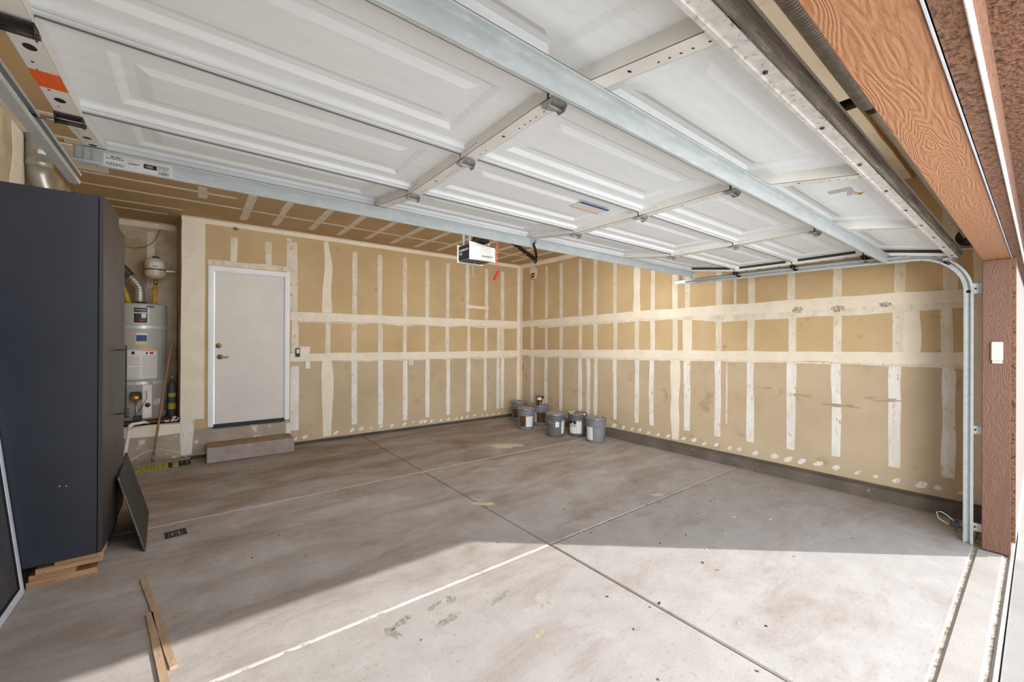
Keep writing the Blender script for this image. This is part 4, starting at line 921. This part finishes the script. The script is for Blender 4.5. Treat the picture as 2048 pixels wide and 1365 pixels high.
# ------------------------------------------------------------ water heater in the alcove
HX, HY, HR, HZ = -.545, 6.93, .262, .53
wh = thing('water_heater', (HX, HY, .485), 'tall grey gas water heater standing on the raised alcove platform', 'water heater')
MB().lathe([(0, 0), (HR - .01, 0), (HR - .01, .03), (HR, .035), (HR, 1.405), (HR - .004, 1.418), (HR - .02, 1.425), (0, 1.432)], (HX, HY, HZ), 48).build('tank', 'heater', wh)
MB().lathe([(HR + .02, 0), (HR + .03, .04), (HR + .024, .04), (HR + .012, .004), (0, .004)], (HX, HY, .486), 40).build('drain_pan', 'rust', wh)
hc = math.atan2(-HY, -HX)   # towards the camera
def hl(nm, m, d0, d1, z0, z1, k=.002, n=8):
    return MB().lathe([(HR + k, z0 - HZ), (HR + k, z1 - HZ)], (HX, HY, HZ), n, a0=hc + D(d0), a1=hc + D(d1)).build(nm, m, wh, fix=False)
for z in (1.665, .985):
    hl('seismic_strap', 'galvanised', -100, 110, z - .018, z + .018, .003, 40)
    hl('strap_buckle', 'nickel', 4, 27, z - .019, z + .019, .007)
hl('brand_label', 'label_white', -13, 18, 1.705, 1.905, .002)
hl('brand_label', 'print_black', -12, 15, 1.715, 1.90, .0035)
hl('label_art', 'label_white', 3, 12, 1.775, 1.85, .0045)
hl('label_art', 'label_white', -10, 13, 1.870, 1.876, .0045); hl('label_art', 'print_grey', -14, 17, 1.828, 1.845, .005); hl('label_art', 'print_red', 0, 7, 1.738, 1.752, .0045)
hl('painters_tape', 'tape_blue', 13, 29, 1.905, 1.928, .003)
hl('advice_label', 'label_white', -8, 15, 1.455, 1.592, .002)
hl('advice_label', 'print_blue', -7, 14, 1.492, 1.568, .0032); hl('advice_label', 'print_yellow', -7, 14, 1.459, 1.486, .0032)
hl('warning_label', 'label_white', -30, 3, 1.035, 1.385, .002); hl('warning_label', 'label_white', 3, 37, 1.04, 1.395, .0025)
hl('label_art', 'print_orange', 4, 36, 1.375, 1.39, .0036); hl('label_art', 'print_red', 20, 28, 1.335, 1.362, .0036); hl('label_art', 'print_black', 12, 16, 1.335, 1.362, .0036)
hl('label_art', 'print_orange', 4, 36, 1.195, 1.203, .0036)
for i in range(7): hl('label_text', 'print_grey', 5, 35, 1.215 + i * .016, 1.222 + i * .016, .0036)
for i in range(8): hl('label_text', 'print_grey', 5, 35, 1.06 + i * .016, 1.067 + i * .016, .0036)
for i in range(6): hl('label_text', 'print_grey', -28, 0, 1.235 + i * .014, 1.241 + i * .014, .0036)
hl('label_art', 'print_black', -16, -10, 1.335, 1.37, .0036); hl('label_art', 'print_red', -29, 2, 1.212, 1.216, .0036); hl('label_art', 'print_red', -26, 0, 1.05, 1.055, .0036)
for i in range(8): hl('label_text', 'print_grey', -27 + (i % 2) * 12, 0, 1.07 + i * .015, 1.076 + i * .015, .0036)
hl('access_panel', 'stile_side', 6, 25, .56, .96, .004); hl('energy_label', 'label_white', 6, 22, .60, .70, .006)
hl('data_plate', 'stain_light', 29, 46, .71, .78, .003)
for i in range(4): hl('vent_slot', 'hole', -40, -20, .585 + i * .03, .597 + i * .03, .002); hl('vent_slot', 'hole', 62, 80, .62 + i * .032, .634 + i * .032, .002)
# gas control valve
va = thing('gas_valve', (-.54, 6.66, .8), 'gas control valve with a brass knob on the front of the water heater', 'valve')
gv = MB().bbox(-.60, -.50, 6.60, 6.672, .79, .885, .008).build('valve_body', 'dark_steel', va)
MB().lathe([(0, 0), (.040, 0), (.042, .012), (.034, .03), (0, .032)], n=20).xf(Matrix.Translation((-.555, 6.60, .815)) @ Matrix.Rotation(PI / 2, 4, 'X')).build('control_knob', 'brass', va)
MB().bbox(-.525, -.495, 6.61, 6.66, .86, .885, .004).build('igniter_button', 'label_white', va)
MB().tube([(-.548, 6.63, .79), (-.548, 6.63, .60), (-.53, 6.65, .57)], .008, 8).build('burner_pipe', 'nickel', va)
MB().tube([(-.50, 6.64, .86), (-.46, 6.64, .90), (-.455, 6.64, .80), (-.49, 6.64, .72), (-.53, 6.65, .64)], .003, 6).build('thermocouple', 'dark_steel', va)
MB().bbox(-.57, -.50, 6.62, 6.67, .545, .60, .006).build('shutoff_body', 'dark_steel', va)
MB().lathe([(0, -.012), (.026, -.010), (.028, 0), (.02, .006), (0, .008)], n=16).xf(Matrix.Translation((-.452, 6.676, .715)) @ Matrix.Rotation(PI / 2, 4, 'X')).build('drain_valve', 'dark_steel', va)
# flue
fl = thing('flue_duct', (-.55, 6.93, 1.96), 'corrugated metal flue pipe rising from the heater and bending left', 'duct')
pts = [(-.545, 6.93, 1.955)]; rs = []
n = 26
path = [(-.548, 6.93, 1.955), (-.548, 6.93, 2.03), (-.548, 6.93, 2.11), (-.555, 6.93, 2.17), (-.585, 6.93, 2.225), (-.64, 6.93, 2.30)]
pp = []; 
for i in range(len(path) - 1):
    for k in range(6): pp.append(Vector(path[i]).lerp(Vector(path[i + 1]), k / 6))
pp.append(Vector(path[-1]))
MB().tube(pp, [.050 + (.003 if i % 3 == 0 else 0) for i in range(len(pp))], 18).build('elbow', 'duct', fl)
MB().tube([(-.635, 6.93, 2.293), (-.75, 6.93, 2.44), (-.90, 6.93, 2.62)], .054, 18).build('taped_duct', 'duct_foil', fl)
MB().lathe([(.085, 0), (.075, .02), (.05, .035)], (-.548, 6.93, 1.955), 18).build('draft_hood', 'duct_foil', fl)
# insulated pipes
for nm, pth, lb in (('insulated_pipe', [(-.41, 6.93, 1.955), (-.405, 6.93, 2.05), (-.40, 6.93, 2.14), (-.40, 6.93, 2.21)], 'yellow insulated pipe joining the heater to the cream expansion tank'),
                    ('insulated_pipe', [(-.645, 6.93, 1.955), (-.665, 6.93, 2.04), (-.69, 6.93, 2.13), (-.73, 6.95, 2.20), (-.80, 7.0, 2.24)], 'yellow insulated pipe left of the flue, curving into the wall')):
    pth2 = []
    for i in range(len(pth) - 1):
        for k in range(5): pth2.append(Vector(pth[i]).lerp(Vector(pth[i + 1]), k / 5))
    tag(MB().tube(pth2, [.024 + .004 * noise.noise(Vector((i * .9, 0, 0))) for i in range(len(pth2))], 12).build(nm, 'insulation'), lb, 'pipe', 'insulated pipes above the water heater')
et = thing('expansion_tank', (-.40, 6.95, 2.25), 'small cream thermal expansion tank above the water heater', 'tank')
MB().lathe([(0, 0), (.04, .004), (.09, .025), (.104, .05), (.106, .06), (.106, .22), (.10, .245), (.07, .265), (.02, .275), (0, .275)], (-.40, 6.95, 2.285), 28).build('vessel', 'tank_cream', et)
et_a = math.atan2(-6.95, .4)
MB().lathe([(.1075, .112), (.1075, .126)], (-.40, 6.95, 2.285), 24, a0=et_a - 1.4, a1=et_a + 1.4).build('strap', 'dark_steel', et, fix=False)
MB().lathe([(.1073, .14), (.1073, .205)], (-.40, 6.95, 2.285), 10, a0=et_a - .55, a1=et_a + .75).build('paper_label', 'label_white', et, fix=False)
MB().lathe([(.1083, .15), (.1083, .158)], (-.40, 6.95, 2.285), 6, a0=et_a - .3, a1=et_a + .2).build('label_print', 'print_black', et, fix=False)
MB().lathe([(0, 0), (.035, 0), (.033, .018), (0, .020)], (-.40, 6.95, 2.558), 14).build('valve_cap', 'cabinet_dark', et)
MB().tube([(-.40, 6.95, 2.21), (-.40, 6.95, 2.29)], .020, 10).build('fitting', 'brass', et)
MB().box(-.30, -.205, 6.93, 6.935, 2.393, 2.407).build('strap_tail', 'galvanised', et)
# thin cable hanging in the alcove
tag(MB().tube([(-.80, 7.2, 2.80), (-.72, 7.2, 2.715), (-.62, 7.2, 2.70), (-.52, 7.2, 2.73), (-.44, 7.2, 2.80), (-.40, 7.2, 2.88), (-.37, 7.22, 2.98)], .0035, 6).build('hanging_cable', 'wire_brown'), 'thin brown cable drooping across the alcove wall above the tank', 'cable')
# pvc drain line
pv = thing('drain_pipe', (-.59, 6.45, 0), 'white plastic drain pipe elbowing down from the alcove platform to the floor', 'pipe')
MB().tube([(-.44, 6.62, .505), (-.47, 6.50, .535), (-.55, 6.47, .53), (-.585, 6.455, .51), (-.595, 6.45, .46), (-.62, 6.44, .25), (-.65, 6.43, .0)], .0165, 12).build('tube', 'pvc', pv)
MB().tube([(-.555, 6.468, .531), (-.583, 6.457, .518), (-.597, 6.45, .47)], .0205, 12).build('elbow_joint', 'pvc', pv)
# loose fittings
ft = thing('plastic_fittings', (-.22, 6.68, .486), 'small heap of grey-white plastic pipe fittings on the platform', 'fittings')
for i, (px, py, pz, dx, dz) in enumerate(((-.27, 6.64, .502, .05, .0), (-.215, 6.66, .503, .02, .03), (-.18, 6.64, .503, .04, .0), (-.20, 6.68, .535, .03, .012), (-.16, 6.67, .512, .01, .03))):
    MB().tube([(px - dx / 2, py, pz - dz / 2), (px + dx / 2, py + .02, pz + dz / 2)], .014, 10).build('fitting', 'label_white' if i % 2 else 'galvanised', ft)
# grey container with yellow labels behind
bt = thing('spray_container', (-.245, 6.98, .486), 'narrow grey container with yellow labels squeezed right of the water heater', 'container')
MB().lathe([(0, 0), (.040, 0), (.042, .01), (.042, .42), (.03, .47), (.018, .48), (.018, .52), (0, .52)], (-.232, 7.0, .486), 20).build('bottle', 'bucket_dark', bt)
MB().lathe([(.0432, .12), (.0432, .20)], (-.232, 7.0, .486), 10, a0=-PI * .9, a1=-.2).build('paper_label', 'print_yellow', bt, fix=False)
MB().lathe([(.0432, .28), (.0432, .33)], (-.232, 7.0, .486), 10, a0=-PI * .9, a1=-.2).build('paper_label', 'print_yellow', bt, fix=False)
MB().lathe([(0, .52), (.020, .52), (.018, .545), (0, .55)], (-.232, 7.0, .486), 14).build('cap', 'heater', bt)
# broom
br = thing('push_broom', (-.30, 6.40, 0), 'push broom with a wooden handle leaning in the alcove opening, yellow and black bristles', 'broom')
hb0, hb1 = Vector((-.385, 6.36, .075)), Vector((-.230, 6.585, 1.48))
MB().tube([hb0.lerp(hb1, i / 6) for i in range(7)], .0125, 10).build('handle', 'broom_wood', br)
MB().tube([hb0 + Vector((0, 0, -.015)), hb0.lerp(hb1, .075)], .018, 10).build('socket', 'galvanised_dark', br)
e0, e1 = Vector((-.66, 6.29, .0)), Vector((-.04, 6.36, .0)); dd = (e1 - e0); nn2 = Vector((-dd.y, dd.x, 0)).normalized()
def bb(f0, f1, z0, z1, w0, w1=None):
    w1 = w0 if w1 is None else w1
    p, q = e0 + dd * f0, e0 + dd * f1
    return [p - nn2 * w0 + Vector((0, 0, z0)), q - nn2 * w0 + Vector((0, 0, z0)), q + nn2 * w0 + Vector((0, 0, z0)), p + nn2 * w0 + Vector((0, 0, z0)),
            p - nn2 * w1 + Vector((0, 0, z1)), q - nn2 * w1 + Vector((0, 0, z1)), q + nn2 * w1 + Vector((0, 0, z1)), p + nn2 * w1 + Vector((0, 0, z1))]
MB().hexa(bb(0, 1, .062, .088, .030, .022)).build('block', 'broom_block', br)
for cols, mm, nmb in (([i for i in range(40) if i < 27 or 28 < i < 33], 'bristle_yellow', 'yellow_bristles'), ([27, 28, 33, 34, 36, 37, 39], 'bristle_black', 'black_bristles')):
    b = MB()
    for i in cols:
        for r in range(3):
            f = (i + .5) / 40; p = e0 + dd * f + nn2 * (-.020 + r * .020); fl_ = nn2 * (-.014 + r * .012) + dd.normalized() * random.uniform(-.004, .008)
            b.hexa([p + fl_ + Vector((sx * .0072, sy * .006, .0005)) for sx, sy in ((-1, -1), (1, -1), (1, 1), (-1, 1))] + [p + Vector((sx * .0045, sy * .005, .063)) for sx, sy in ((-1, -1), (1, -1), (1, 1), (-1, 1))])
    o = b.build(nmb, mm, br); o['kind'] = 'stuff'
b = MB(); hs = hb0.lerp(hb1, .10)
for f in (.06, .94):
    p = e0 + dd * f + Vector((0, 0, .09)); mid = (p + hs) / 2 + Vector((0, 0, .035)); b.tube([p, p.lerp(mid, .5) + Vector((0, 0, .012)), mid, mid.lerp(hs, .6) + Vector((0, 0, .012)), hs], .0045, 7)
b.build('brace', 'wire', br)

# ------------------------------------------------------------ ceiling duct above the near cabinet
cd = thing('ceiling_duct', (-.95, 4.72, 3.07), 'shiny round sheet-metal duct elbow dropping from the ceiling above the cabinet', 'duct')
MB().lathe([(.078, -.004), (.075, -.012), (.070, -.05), (.070, -.20), (.074, -.205), (.074, -.215), (.070, -.225), (.062, -.245)], (-.950, 4.72, 3.07), 26).build('upper_pipe', 'duct', cd)
MB().lathe([(.085, 0), (.085, -.006), (.070, -.010)], (-.950, 4.72, 3.069), 26).build('collar', 'duct', cd)
MB().tube([(-.950, 4.72, 2.84), (-.948, 4.72, 2.77), (-.935, 4.74, 2.70), (-.915, 4.76, 2.62), (-.905, 4.80, 2.45)], [.066, .064, .062, .061, .061], 22).build('lower_elbow', 'duct', cd)
MB().lathe([(.071, -.15), (.071, -.12)], (-.950, 4.72, 3.07), 5, a0=-1.5, a1=-.9).build('paper_label', 'label_white', cd, fix=False)
# spider-web clump on the tape line
cw = thing('cobweb_clump', (.424, YB, 3.0), 'small dark cobweb clump where wall meets ceiling above the white door', 'cobweb')
b = MB()
for i in range(9):
    th = i * .7; b.tube([(.424, YB - .012, 3.0), (.424 + .04 * math.cos(th), YB - .008, 3.0 + .035 * math.sin(th))], .0018, 4)
b.lathe([(0, -.012), (.014, 0), (0, .012)], (.424, YB - .015, 3.0), 8); b.build('threads', 'rust', cw)
